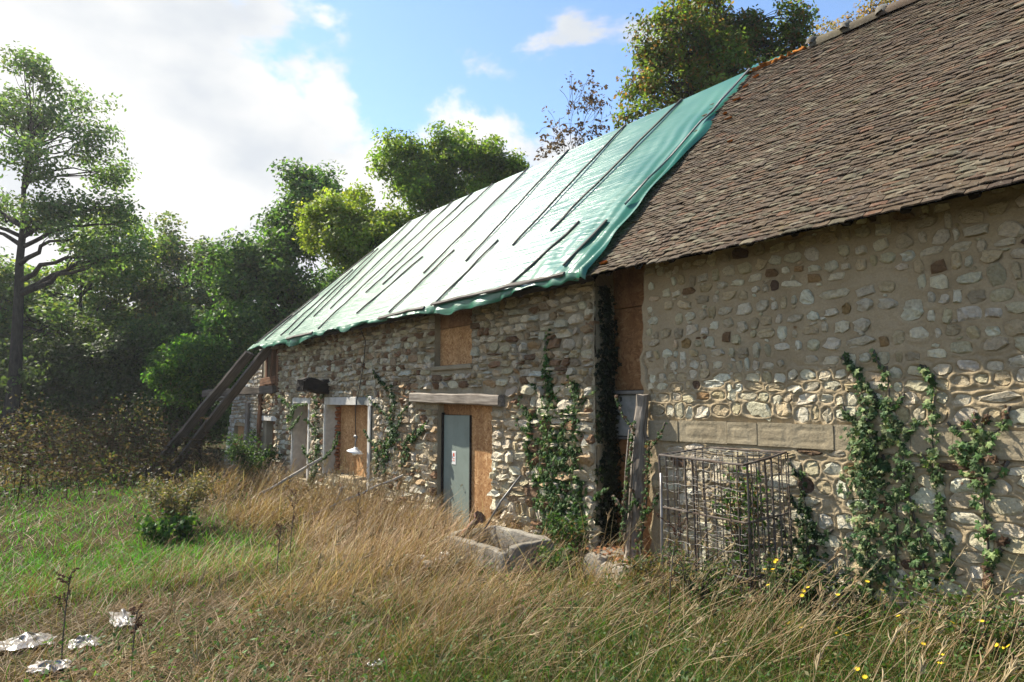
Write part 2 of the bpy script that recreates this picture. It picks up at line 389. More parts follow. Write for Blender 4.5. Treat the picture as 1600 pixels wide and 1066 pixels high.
M = dict(stone=m_stone(),
    mortar=m_mortar('lime_mortar', (.22, .185, .13), (.31, .265, .185), (.38, .33, .24), .8),
    pointing=m_mortar('sandy_pointing', (.29, .228, .142), (.36, .288, .185), (.41, .335, .225), .55),
    band=m_mortar('cement_band', (.26, .215, .145), (.32, .27, .185), (.37, .315, .225), .35),
    tile=m_tile(),
    old_wood=m_wood('weathered_oak', (.10, .085, .07), (.24, .21, .18), (.36, .33, .29)),
    prop_wood=m_wood('brown_plank', (.075, .06, .048), (.12, .10, .08), (.17, .145, .12)),
    red_wood=m_wood('reddish_timber', (.09, .045, .025), (.17, .085, .045), (.24, .13, .07)),
    dark_wood=m_wood('blackened_beam', (.012, .010, .008), (.022, .018, .015), (.035, .03, .025)),
    batten=m_wood('grey_batten', (.07, .065, .06), (.13, .12, .11), (.19, .18, .165)),
    pale_wood=m_wood('pale_stick', (.26, .24, .21), (.38, .36, .32), (.48, .46, .42)),
    osb=m_osb(), osb_dark=m_osb('darker_osb_board', (.55, .5, .45)),  # second osb is a darker tint; on the gap sheets it paints in shade
    white_paint=m_plain('old_white_paint', (.60, .58, .53), .7, .25, var=.1, dirt=((.28, .24, .18), .5)),
    plaster=m_plain('reveal_plaster', (.55, .50, .42), .9, .1, var=.12, dirt=((.34, .26, .18), .5)),
    brickdust=m_plain('broken_brick', (.36, .15, .07), .95, .1, var=.25, sc=20, bumpk=.6),
    door=m_plain('grey_green_door', (.20, .245, .215), .5, .4, var=.06, sc=3, dirt=((.11, .12, .10), .35)),
    block=m_plain('cement_block', (.24, .25, .235), .95, .1, var=.15, sc=14, bumpk=.4),
    concrete=m_mortar('trough_concrete', (.15, .135, .11), (.24, .22, .185), (.34, .32, .28), .7),
    stone_grey=m_mortar('grey_step_stone', (.20, .18, .15), (.30, .275, .23), (.40, .37, .32), .8),
    enamel=m_plain('white_enamel', (.75, .75, .73), .25, .5, var=.04),
    glass=m_plain('frosted_bulb', (.7, .72, .72), .15, .6, var=.02),
    black=m_plain('black_rubber', (.02, .02, .02), .6, .3),
    rust=m_rust(), cage=m_rust('old_galvanised_bar', (.055, .034, .022), (.105, .075, .055), (.15, .135, .12), .6),
    galv=m_plain('galvanised_steel', (.17, .165, .155), .5, .5, .4, var=.15, sc=20),
    tarp=m_tarp(), ground=m_ground(),
    leaf=m_leaf('tree_leaf', .55, .55, .25), ivy=m_leaf('ivy_leaf', .32, .55, .15), grass=m_leaf('grass_blade', .35, .6, .25), straw=m_leaf('dry_straw', .22, .6, .25),
    deadstem=m_plain('dead_stem', (.085, .060, .040), 1.0, 0.0, var=.3, sc=3),
    dryleaf=m_leaf('withered_leaf', .2, .9, .02),
    bark=m_bark('dark_bark', (.022, .018, .014), (.07, .058, .045)), bark2=m_bark('grey_bark', (.06, .05, .042), (.13, .115, .095)),
    plastic=m_plain('dirty_white_plastic', (.24, .22, .20), .3, .5, var=.35, dirt=((.14, .10, .065), .9)),
    darkplastic=m_plain('dark_plastic', (.045, .05, .06), .3, .5, var=.2),
    moss=m_plain('orange_lichen_mortar', (.40, .15, .03), .95, .1, var=.3, sc=18, bumpk=.8),
    flower=m_plain('yellow_petals', (.75, .50, .02), .6, .2, var=.05),
    chalk=m_plain('chalk_rubble', (.52, .50, .44), .95, .1, var=.15, sc=12, bumpk=.5),
    red_ink=m_plain('red_print', (.55, .08, .04), .6, .2, var=.02),
)
# ------------------------------------------------------------------ ground
def gz(x, y):
    x = np.asarray(x, float); y = np.asarray(y, float)
    z = -0.20+0.20*sstep(-5.5, 1.5, x)
    z = z+0.10*sstep(-1.6, -.2, y)*sstep(-.3, 1.2, x)
    z = z+0.05*fbm(x*.35, y*.35, 3, 3)+0.025*vnoise(x*1.7, y*1.7, 9)
    z = z-0.25*sstep(-14, -40, x)
    return z
def build_ground():
    a = np.concatenate([[-900, -400, -200, -110, -70, -50], np.arange(-40, -18, 1.0), np.arange(-18, 9, .25), np.arange(9, 20, 1.0), [22, 30, 50, 110, 250, 900]])
    b = np.concatenate([[-900, -300, -120, -60, -35], np.arange(-25, -9, 1.0), np.arange(-9, 1, .2), np.arange(1, 20, 1.0), [22, 30, 50, 110, 300, 900]])
    X, Y = np.meshgrid(a, b, indexing='ij'); Z = gz(X, Y)
    n, m = X.shape; i = np.arange(n-1)[:, None]*m; j = np.arange(m-1)[None, :]
    Q = np.stack([i+j, i+m+j, i+m+j+1, i+j+1], -1).reshape(-1, 4)
    o = obj('ground', mesh_np('ground', np.stack([X, Y, Z], -1).reshape(-1, 3), [Q], M['ground']))
    tag(o, 'bare earth and trodden ground under the long grass', 'ground', kind='structure')
build_ground()

# ------------------------------------------------------------------ stones
EAVE_Y, EAVE_Z, RIDGE_Y, RIDGE_Z = -.35, 3.17, 2.6, 6.30
TH = math.atan2(RIDGE_Z-EAVE_Z, RIDGE_Y-EAVE_Y); SL = math.hypot(RIDGE_Z-EAVE_Z, RIDGE_Y-EAVE_Y)
SV = np.array([0, math.cos(TH), math.sin(TH)]); NV = np.array([0, -math.sin(TH), math.cos(TH)])
def roofp(x, s, off=0.0):
    x, s, off = np.broadcast_arrays(np.asarray(x, float), np.asarray(s, float), np.asarray(off, float))
    P = np.zeros(x.shape+(3,)); P[..., 0] = x; P[..., 1] = EAVE_Y; P[..., 2] = EAVE_Z
    return P+s[..., None]*SV+off[..., None]*NV
NS = 10
def stone_unit(r, boxy=None, jag=.17):
    """unit stone: x, z in -.5...5, y from +1 (in the wall) to -1 (front): a roughly dressed block with cut corners"""
    e = boxy or r.choice([2.6, 4.5, 7.0, 9.0]); a = (np.arange(NS)+r.uniform(-.33, .33, NS))*2*math.pi/NS+r.uniform(0, .6)
    ca, sa = np.cos(a), np.sin(a)
    q = (np.abs(ca)**e+np.abs(sa)**e)**(-1/e)*.5*(1+r.uniform(-jag, .04, NS))
    x, z = q*ca, q*sa
    x = x+r.normal(0, .10)*z
    x = x/np.ptp(x); z = z/np.ptp(z)
    x -= (x.max()+x.min())/2; z -= (z.max()+z.min())/2
    tx, tz = r.normal(0, .38, 2)
    V = [np.stack([x*.97, np.full(NS, 1.), z*.97], -1)]
    V.append(np.stack([x, -.25+r.normal(0, .22, NS), z], -1))
    k = r.uniform(.74, .90); y2 = -.80+tx*x*2+tz*z*2+r.normal(0, .24, NS)
    V.append(np.stack([x*k+r.normal(0, .035, NS), y2, z*k+r.normal(0, .035, NS)], -1))
    V.append(np.array([[r.normal(0, .14), -.9+r.normal(0, .25), r.normal(0, .14)]]))
    V = np.concatenate(V); j = np.arange(NS); j2 = (j+1) % NS
    Q = np.concatenate([np.stack([j, j2, NS+j2, NS+j], -1), np.stack([NS+j, NS+j2, 2*NS+j2, 2*NS+j], -1)])
    T = np.stack([2*NS+j, 2*NS+j2, np.full(NS, 3*NS)], -1)
    return V, Q, T
PAL_L = [((.60, .535, .41), 5), ((.63, .585, .47), 4), ((.51, .435, .30), 4), ((.40, .30, .185), 2.2), ((.26, .165, .10), 1.4), ((.33, .265, .18), 2), ((.17, .11, .07), .7)]
PAL_R = [((.72, .665, .53), 7), ((.64, .575, .43), 4), ((.56, .47, .30), 2.2), ((.24, .16, .09), 1.1), ((.38, .26, .13), .8), ((.15, .10, .07), .7), ((.50, .43, .30), 2)]
def pick(pal, r):
    w = np.array([p[1] for p in pal]); c = np.array(pal[r.choice(len(pal), p=w/w.sum())][0])
    return np.clip(c*r.normal(1, .11)*(1+r.normal(0, .018, 3)), .02, .75)
def make_pool(pal, n, seed, nm, smooth=False, jag=.17):
    r = np.random.default_rng(seed); pool = []
    for k in range(n):
        V, Q, T = stone_unit(r, None, jag); c = pick(pal, r)
        me = mesh_np(nm, V, [Q, T], M['stone'], np.tile(c, (len(V), 1)), smooth)
        pool.append((V, Q, T, c, me))
    return pool
def lay_stones(stones, pool, parent_wall, parent_thing, limit, seed, rest_name):
    """stones: rows of (x, y, z, w, depth, h, tilt); the ones that show largest become parts of the wall"""
    r = np.random.default_rng(seed); S = np.array(stones)
    rel = S[:, :3]-CAM; f = rel @ FWD
    rt = np.array([math.sin(YAW), math.cos(YAW), 0]); px = (rel @ rt)/np.maximum(f, .1)*1067/1600
    size = np.sqrt(S[:, 3]*S[:, 5])/np.maximum(f, .3)*np.where((f > .5) & (np.abs(px) < .51) & (S[:, 2] > .1), 1, .001)
    order = np.argsort(-size); mb = MB()
    for rank, i in enumerate(order):
        x, y, z, w, d, h, ti = S[i]; V, Q, T, c, me = pool[r.integers(len(pool))]
        m = Matrix.Translation((x, y, z)) @ Matrix.Rotation(ti, 4, 'Y') @ Matrix.Diagonal((w, d, h, 1))
        if rank < limit: obj('stone', me, parent_wall, m)
        else: mb.add(V @ np.array(m.to_3x3()).T+np.array((x, y, z)), [Q, T], c)
    if mb.n:
        o = obj(rest_name, mb.mesh(rest_name, M['stone'], False, True), parent_thing); o['kind'] = 'stuff'

def grid_wall(xs, zs, yfun, holes, keep=None):
    xs = np.array(sorted(xs)); zs = np.array(sorted(zs))
    X, Z = np.meshgrid(xs, zs, indexing='ij'); Y = yfun(X, Z); n, m = X.shape
    i = np.arange(n-1)[:, None]*m; j = np.arange(m-1)[None, :]
    Q = np.stack([i+j, i+m+j, i+m+j+1, i+j+1], -1)
    cx = (xs[:-1]+xs[1:])/2; cz = (zs[:-1]+zs[1:])/2; ok = np.ones((n-1, m-1), bool)
    for h in holes:
        ok &= ~(((cx > h[0]) & (cx < h[1]))[:, None] & ((cz > h[2]) & (cz < h[3]))[None, :])
    if keep is not None: ok &= keep(cx[:, None], cz[None, :])
    return np.stack([X, Y, Z], -1).reshape(-1, 3), Q[ok]
def lines(a, b, step, extra):
    v = list(np.linspace(a, b, int((b-a)/step)+1))
    for e in extra:
        if a < e < b: v[int(np.argmin(np.abs(np.array(v)-e)))] = e
    return sorted(set(v))

# ------------------------------------------------------------------ the cottage (left, under the tarpaulin)
cottage = thing('stone_cottage', 'long derelict rubble-stone cottage with boarded openings, its roof under a green tarpaulin', 'house', (-7, 0, -.2))
XL, XR = -13.4, -.74
HOLES = [(-4.42, -3.34, 2.33, 3.6, .14), (-4.30, -2.82, -.6, 1.74, .13), (-8.90, -6.70, .30, 1.86, .33),
         (-10.86, -9.82, .05, 1.87, .33), (-13.15, -12.15, .05, 1.30, .25), (-13.4, -11.95, 2.12, 3.40, .30)]
def bulge(x, z): return -.02*np.sin((x+3)*.6)*sstep(0, 1.5, z)
def ywall(X, Z): return .012*fbm(X*5, Z*5, 11, 3)+.006*vnoise(X*28, Z*28, 5)+bulge(X, Z)
ex = [h[0] for h in HOLES]+[h[1] for h in HOLES]; ez = [h[2] for h in HOLES]+[h[3] for h in HOLES]
V, Q = grid_wall(lines(XL, XR, .04, ex), lines(-.7, 3.44, .04, ez), ywall, HOLES)
mb = MB(); mb.add(V, [Q])
for (x0, x1, z0, z1, d) in HOLES:                       # reveals, and the wall behind each recess
    a, b = -.005, d+.06
    mb.add([(x0, a, z0), (x0, b, z0), (x0, b, z1), (x0, a, z1)], [[(0, 1, 2, 3)]])
    mb.add([(x1, a, z0), (x1, b, z0), (x1, b, z1), (x1, a, z1)], [[(3, 2, 1, 0)]])
    mb.add([(x0, a, z0), (x1, a, z0), (x1, b, z0), (x0, b, z0)], [[(0, 1, 2, 3)]])
    mb.add([(x0, a, z1), (x1, a, z1), (x1, b, z1), (x0, b, z1)], [[(3, 2, 1, 0)]])
    mb.add([(x0-.1, b, z0-.1), (x1+.1, b, z0-.1), (x1+.1, b, min(z1+.1, 3.4)), (x0-.1, b, min(z1+.1, 3.4))], [[(0, 1, 2, 3)]])
# the end of the wall in the gap beside the barn, and the far walls
ys = np.linspace(0, .62, 14); zz = np.linspace(-.7, 3.42, 90); Yg, Zg = np.meshgrid(ys, zz, indexing='ij')
Xg = XR+.012*fbm(Yg*7, Zg*7, 4, 3); n, m_ = Yg.shape; i = np.arange(n-1)[:, None]*m_; j = np.arange(m_-1)[None, :]
mb.add(np.stack([Xg, Yg, Zg], -1).reshape(-1, 3), [np.stack([i+j, i+m_+j, i+m_+j+1, i+j+1], -1).reshape(-1, 4)])
for b_ in ((XL, XL+.45, .02, 5.2, -.7, 3.4), (XL, XR, 4.75, 5.2, -.7, 3.4), (XR-.45, XR-.01, .62, 4.75, -.7, 3.4)):
    mb.add(*box_vf(*b_))
cwall = obj('wall', mb.mesh('cottage_wall', M['mortar'], False), cottage)

def lay_courses(r, x0, x1, z0, z1, obstacles, hmin, hmax, wmin, wmax, gap, depth, top=None, yoff=0.0):
    out = []; z = z0
    while z < z1:
        h = r.uniform(hmin, hmax); zc = z+h/2
        iv = [(x0, x1)]
        for o in obstacles:
            if o[2] < z+h*.72 and o[3] > z+h*.28:
                nv = []
                for a, b in iv:
                    if o[1] <= a or o[0] >= b: nv.append((a, b))
                    else:
                        if o[0]-a > .05: nv.append((a, o[0]))
                        if b-o[1] > .05: nv.append((o[1], b))
                iv = nv
        for a, b in iv:
            x = a
            while x < b-.03:
                w = r.uniform(wmin, wmax)*(1.25 if r.random() < .12 else 1)
                if b-(x+w) < wmin*.7: w = b-x
                if w > wmax*1.5: w = w/2
                cx = x+w/2; wz = .022*math.sin(cx*1.9+z*3)+.014*math.sin(cx*5.3+z*7)
                free = not any(o[0]-.12 < cx < o[1]+.12 and o[2]-.12 < zc < o[3]+.12 for o in obstacles)
                if top is None or zc+h*.4 < top(cx):
                    def put(cx, cz, w, h):
                        out.append((cx, .0+yoff+bulge(cx, cz) if yoff == 0 else yoff, cz, max(w-gap*r.uniform(.6, 1.5), .03), depth*r.uniform(.7, 1.45), max(h-gap*r.uniform(.5, 1.3), .025), r.normal(0, .05) if w/h > 1.2 else r.normal(0, .09)))
                    u = r.random()
                    if u < .16 and h > hmin*1.15 and w > wmin*1.1:
                        k = r.uniform(.4, .6); put(cx, z+h*k/2+wz*free, w, h*k); put(cx, z+h*k+h*(1-k)/2+wz*free, w, h*(1-k))
                    else:
                        put(cx+r.normal(0, .004), zc+wz*free+r.normal(0, .007)*free, w, h*r.uniform(.9, 1.12))
                x += w
        z += h
    return out
r = np.random.default_rng(21)
OBST = [h[:4] for h in HOLES]+[(-5.05, -2.50, 1.70, 1.93), (-8.98, -6.6, 1.70, 1.88), (-8.98, -6.62, .2, 1.8), (-10.95, -9.72, .0, 1.9), (-9.05, -8.72, 1.95, 2.3), (-13.3, -12.0, 1.28, 1.44), (-4.55, -3.3, 2.24, 2.33)]
st = lay_courses(r, XL, -5.6, -.45, 3.32, OBST, .08, .145, .09, .25, .016, .034)
st += lay_courses(r, -5.6, XR-.01, -.45, 3.32, OBST, .09, .17, .11, .30, .020, .040)
for z in np.arange(-.3, 3.1, .19):                       # stones in the end face beside the gap
    st.append((XR-.09, .01, z+.09, .19+r.uniform(-.03, .05), .05, .16, 0))
pool = make_pool(PAL_L, 70, 31, 'stone')
lay_stones(st, pool, cwall, cottage, 300, 41, 'rubble_stones')

# ruined low wall beyond the corner
ruin = thing('ruined_wall', 'low whitish ruined stone wall beyond the cottage corner, behind the raking props', 'wall', (-15, 0, -.2))
def ruin_top(x): return np.interp(x, [-16.9, -16.2, -14.8, XL], [.2, 1.85, 2.35, 3.05])
RH = [(-15.9, -14.55, .30, 1.10, .2)]
V, Q = grid_wall(lines(-17, XL-.004, .06, [-15.9, -14.55]), lines(-.7, 3.1, .06, [.30, 1.10]), lambda X, Z: .03+.02*fbm(X*4, Z*4, 17, 3), RH, lambda x, z: z < ruin_top(x)+.05*vnoise(x*6, z*0, 3))
mb = MB(); mb.add(V, [Q]); V2 = V.copy(); V2[:, 1] = .5; mb.add(V2, [Q[:, ::-1]])
xx = np.linspace(-17, XL-.01, 40); tz = ruin_top(xx)-.03
mb.add(np.concatenate([np.stack([xx, np.full(40, .03), tz], -1), np.stack([xx, np.full(40, .5), tz], -1)]), [np.stack([np.arange(39), np.arange(1, 40), 40+np.arange(1, 40), 40+np.arange(39)], -1)])
for (x0, x1, z0, z1, d) in RH:
    b = .2
    mb.add([(x0, .0, z0), (x0, b, z0), (x0, b, z1), (x0, 0, z1)], [[(0, 1, 2, 3)]]); mb.add([(x0, 0, z0), (x1, 0, z0), (x1, b, z0), (x0, b, z0)], [[(0, 1, 2, 3)]]); mb.add([(x0, 0, z1), (x1, 0, z1), (x1, b, z1), (x0, b, z1)], [[(3, 2, 1, 0)]])
rwall = obj('wall', mb.mesh('ruined_wall', M['pointing'], False), ruin)
st = lay_courses(np.random.default_rng(5), -16.95, XL, -.4, 3.0, [RH[0][:4]], .08, .15, .10, .24, .03, .022, top=lambda x: float(ruin_top(x)), yoff=.02)
pool_w = make_pool([((.56, .55, .50), 5), ((.48, .45, .39), 3), ((.36, .31, .24), 1)], 24, 33, 'stone')
lay_stones(st, pool_w, rwall, ruin, 300, 43, 'rubble_stones')
def board(name, x0, x1, y0, y1, z0, z1, mat, parent, b=.004, label=None):
    V, F = chamfer_box(x0, x1, y0, y1, z0, z1, b); o = obj(name, mesh_np(name, V, F, mat, None, False), parent)
    if label: o['label'] = label
    return o
board('board', -15.85, -14.6, .10, .115, .30, 1.09, M['osb'], ruin)
timber('upright', (-14.5, -.06, -.2), (-14.42, -.04, 1.75), .10, .14, M['old_wood'], ruin, seed=3)

# openings of the cottage
board('board', -4.44, -3.32, .10, .118, 2.30, 2.92, M['osb'], cottage)
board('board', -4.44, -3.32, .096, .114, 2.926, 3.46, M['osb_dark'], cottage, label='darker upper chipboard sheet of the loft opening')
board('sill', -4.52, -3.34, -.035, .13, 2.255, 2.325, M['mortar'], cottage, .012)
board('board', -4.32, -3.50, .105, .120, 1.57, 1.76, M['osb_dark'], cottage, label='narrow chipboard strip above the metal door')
board('board', -3.505, -2.80, .10, .118, -.5, 1.76, M['osb'], cottage)
door = board('door', -4.26, -3.515, .085, .12, -.5, 1.565, M['door'], cottage, .006)
board('door_edge', -4.30, -4.262, .06, .13, -.5, 1.60, M['dark_wood'], door)
board('door_edge', -3.515, -3.49, .07, .10, -.3, 1.57, M['dark_wood'], door)
sg = board('notice', -4.01, -3.90, .080, .0845, .82, 1.02, M['enamel'], door, .002, label='small white paper notice with a red mark')
mb = MB(); a = np.arange(14)*2*math.pi/14
mb.add(np.concatenate([[(-3.955, .0785, .955)], np.stack([-3.955+.022*np.cos(a), np.full(14, .0785), .965+.032*np.sin(a)], -1)]), [[(0, 1+k, 1+(k+1) % 14) for k in range(14)]])
mb.add(*box_vf(-3.985, -3.925, .0782, .0798, .902, .911)); mb.add(*box_vf(-3.99, -3.92, .0782, .0798, .872, .88))
obj('red_mark', mb.mesh('red_mark', M['red_ink'], False), door)
V, F = chamfer_box(0, 2.50, -.16, .06, -.078, .078, .012)
timber('lintel', (-5.03, -.035, 1.845), (-2.53, -.035, 1.785), .17, .155, M['old_wood'], cottage, seed=8, wob=.0045, seg=10)
# white-framed window with the lamp
board('board', -8.92, -6.74, .30, .315, .30, 1.72, M['osb'], cottage)
r2 = np.random.default_rng(3)
for zb in np.arange(.36, 1.68, .075):                   # broken brick edge beside the board
    V, Q, T = stone_unit(r2); obj('brick', mesh_np('brick', V*np.array([.10*r2.uniform(.7, 1.2), .05, .07])+np.array([-8.86, .25+r2.normal(0, .012), zb]), [Q, T], M['brickdust'], None, False), cottage)
board('reveal', -8.915, -8.885, -.012, .30, .30, 1.71, M['plaster'], cottage, label='pale plastered left reveal of the wide window')
board('lintel', -8.95, -7.36, -.025, .06, 1.712, 1.868, M['white_paint'], cottage, .006)
board('lintel', -7.355, -6.84, -.008, .06, 1.712, 1.862, M['block'], cottage, .006)
board('lintel', -6.838, -6.64, -.035, .06, 1.70, 1.875, M['white_paint'], cottage, .006)
board('frame_post', -8.955, -8.918, -.03, .04, .28, 1.71, M['white_paint'], cottage)
board('frame_post', -6.80, -6.70, -.03, .05, .18, 1.698, M['white_paint'], cottage)
board('sill', -8.0, -6.81, -.05, .29, .2, .315, M['pointing'], cottage, .015)
# narrow white-framed window
board('reveal', -10.875, -10.845, -.01, .32, .05, 1.74, M['plaster'], cottage)
board('lintel', -10.93, -9.80, -.025, .06, 1.742, 1.878, M['white_paint'], cottage, .006)
board('frame_post', -9.89, -9.80, -.03, .05, .05, 1.74, M['white_paint'], cottage)
board('frame_post', -10.92, -10.88, -.03, .03, .05, 1.74, M['white_paint'], cottage)
board('board', -10.84, -9.8, .30, .315, .05, 1.74, M['osb'], cottage)
# far opening with a white lintel
board('lintel', -13.25, -12.05, -.03, .06, 1.30, 1.42, M['white_paint'], cottage, .006)
board('board', -13.1, -12.1, .18, .2, .05, 1.3, M['osb_dark'], cottage)
# projecting charred beam end
timber('beam_end', (-8.88, .08, 2.115), (-8.76, -.62, 2.10), .30, .30, M['dark_wood'], cottage, seed=9, wob=.02, seg=5, taper=.8)
# timber framing that stands in for the missing corner
for x, y, w in ((-12.02, .02, .16), (-12.42, -.02, .12), (-13.05, .05, .14), (-12.7, .22, .12)):
    timber('post', (x, y, 1.95 if w < .15 else 1.7), (x+.02, y, 3.28), w, w, M['red_wood'], cottage, seed=int(-x*10))
timber('post', (-13.28, -.05, .2), (-13.25, -.04, 2.2), .13, .12, M['red_wood'], cottage, seed=77)
timber('wall_plate', (-13.3, -.05, 3.18), (-11.8, -.05, 3.16), .14, .14, M['pale_wood'], cottage, seed=12)
timber('rail', (-13.3, -.06, 2.28), (-12.0, -.06, 2.33), .06, .20, M['red_wood'], cottage, seed=13)
# boards closing the gap beside the barn
gapb = cottage  # chipboard here takes the darker tint to put the gap's shade into its colour
board('board', XR-.02, .03, .30, .318, 2.86, 3.44, M['osb_dark'], gapb, label='upper chipboard sheet in the gap, tinted darker for its shade')
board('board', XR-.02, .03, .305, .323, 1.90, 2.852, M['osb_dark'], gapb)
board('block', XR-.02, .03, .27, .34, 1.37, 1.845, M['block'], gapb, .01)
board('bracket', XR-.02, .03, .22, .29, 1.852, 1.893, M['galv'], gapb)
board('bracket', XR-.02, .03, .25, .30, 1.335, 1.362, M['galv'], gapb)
board('board', XR-.02, .03, .30, .318, -.4, 1.33, M['osb_dark'], gapb, label='lower chipboard sheet in the gap, tinted darker for its shade')

# roof structure under the tarpaulin (front slope, back slope and hipped end)
CX0, CX1, HX = -13.15, -.45, -10.15
BY = 5.55
mb = MB(); o_ = -.02
Pf = [roofp(CX0, 0, o_), roofp(CX1, 0, o_), roofp(CX1, SL, o_), roofp(HX, SL, o_)]
mb.add(Pf, [[(0, 1, 2, 3)]])
bk = [(CX0, BY, EAVE_Z), (CX1, BY, EAVE_Z)]
mb.add([Pf[3], Pf[2], bk[1], bk[0]], [[(0, 1, 2, 3)]]); mb.add([Pf[0], Pf[3], bk[0]], [[(0, 1, 2)]])
lo = [roofp(CX0, 0, -.09), roofp(CX1, 0, -.09), roofp(CX1, SL, -.09), roofp(HX, SL, -.09)]
mb.add(lo, [[(3, 2, 1, 0)]]); mb.add([Pf[0], Pf[1], lo[1], lo[0]], [[(3, 2, 1, 0)]])
croof = obj('roof', mb.mesh('roof_deck', M['dark_wood'], False), cottage)
for x in np.arange(-12.6, -.8, .62):
    p = roofp(x, .14, -.15); q = roofp(x, 1.0, -.15); timber('rafter', p, q, .07, .10, M['dark_wood'], croof, seed=int(x*7) % 99, seg=2)

# ------------------------------------------------------------------ the barn (right, tiled)
barn = thing('stone_barn', 'stone barn with pointed rubble wall, cement band and steep brown clay-tile roof', 'barn', (3.5, 0, 0))
BX1 = 7.0
r = np.random.default_rng(52); rs = []
def barn_rows(z, zend, hh, ww, gap, kk, dp, p, big, filler):
    while z < zend:
        h = min(r.uniform(*hh), zend+.02-z); x = .02+r.uniform(0, .1)
        while x < BX1:
            w = r.uniform(*ww)*(r.uniform(1.3, 1.7) if r.random() < big else 1)
            wz = .020*math.sin(x*1.7+z*4)+.012*math.sin(x*4.9+z*9)
            if r.random() < p:
                h2 = max(.035, h*r.uniform(*kk)); cz = z+h/2+wz+r.normal(0, .012)
                if w < .12 and r.random() < .25: h2 *= 1.25
                rs.append((x+w/2, 0, cz, w, dp*r.uniform(.7, 1.3), h2, r.normal(0, .13)))
                if r.random() < filler and h2 < h*.8: rs.append((x+w*r.uniform(.2, .8), 0, cz+(h2/2+.022)*r.choice([-1, 1]), r.uniform(.03, .07), dp*.8, r.uniform(.02, .032), r.normal(0, .25)))
            x += w+r.uniform(*gap)
        z += h+r.uniform(.0, .012)
barn_rows(2.06, 3.25, (.085, .14), (.045, .17), (.016, .052), (.55, .98), .016, .95, .10, .5)
barn_rows(1.60, 2.04, (.09, .15), (.06, .19), (.012, .030), (.8, 1.02), .015, .98, .12, .3)
barn_rows(-.25, 1.31, (.09, .18), (.08, .25), (.012, .034), (.75, 1.02), .018, .97, .15, .4)
def barn_edge(z): return -.02+.05*vnoise(z*2.3, z*0+.5, 6)+.03*vnoise(z*9, z*0, 8)+.07*sstep(1.7, 1.3, z)
rs = [s for s in rs if s[0]-s[3]/2 > float(barn_edge(s[2]))+.02]
def barn_y(X, Z):
    d = np.full(X.shape, .08)
    xs, zs = X[:, 0], Z[0, :]
    for (cx, _, cz, w, dp, h, ti) in rs:
        i0, i1 = np.searchsorted(xs, (cx-w/2-.09, cx+w/2+.09)); j0, j1 = np.searchsorted(zs, (cz-h/2-.09, cz+h/2+.09))
        if i1 <= i0 or j1 <= j0: continue
        a = X[i0:i1, j0:j1]-cx; b = Z[i0:i1, j0:j1]-cz
        q = (np.abs(a/(w/2))**2.6+np.abs(b/(h/2))**2.6)**(1/2.6)
        d[i0:i1, j0:j1] = np.minimum(d[i0:i1, j0:j1], (q-1)*min(w, h)/2)
    lip = np.exp(-((d-.008)/.011)**2)
    rough = sstep(2.2, 2.0, Z)*.78+.22
    y = -.017*lip*rough+.010*sstep(.002, -.02, d)+.010*fbm(X*3, Z*3, 2, 3)+.004*vnoise(X*22, Z*22, 3)+.010*sstep(.03, .07, d)*rough
    cxk = .10+.035*vnoise(Z*5, Z*0, 21)+.015*vnoise(Z*17, Z*0, 22)-.05*(Z-1.8)
    y = y+.07*np.exp(-((X-cxk)/.007)**2)*sstep(1.35, 1.5, Z)*sstep(2.35, 2.1, Z)
    return y
xs = np.concatenate([np.arange(0, 3.75, .013), np.arange(3.75, BX1+.01, .05)]); zs = np.concatenate([np.arange(-.6, -.02, .06), np.arange(0, 3.42, .013)])
X, Z = np.meshgrid(xs, zs, indexing='ij'); Y = barn_y(X, Z)
Xs = np.where(X < .3, X+(1-X/.3)*barn_edge(Z), X)
n, m_ = X.shape; i = np.arange(n-1)[:, None]*m_; j = np.arange(m_-1)[None, :]
mb = MB(); mb.add(np.stack([Xs, Y, Z], -1).reshape(-1, 3), [np.stack([i+j, i+m_+j, i+m_+j+1, i+j+1], -1).reshape(-1, 4)])
e = np.stack([Xs[0], Y[0], Z[0]], -1); e2 = e.copy(); e2[:, 1] = .6; e2[:, 0] += .03; k = np.arange(len(e)-1)
mb.add(np.concatenate([e, e2]), [np.stack([k, k+1, len(e)+k+1, len(e)+k], -1)])
for b_ in ((.03, .45, .6, 4.75, -.6, 3.4), (.03, BX1, 4.75, 5.2, -.6, 3.4), (BX1-.45, BX1, .04, 4.75, -.6, 3.4)): mb.add(*box_vf(*b_))
bwall = obj('wall', mb.mesh('barn_wall', M['pointing'], True), barn)
pool_r = make_pool(PAL_R, 90, 35, 'stone', False, .30)
lay_stones([(s[0], -.002, *s[2:]) for s in rs], pool_r, bwall, barn, 300, 47, 'rubble_stones')
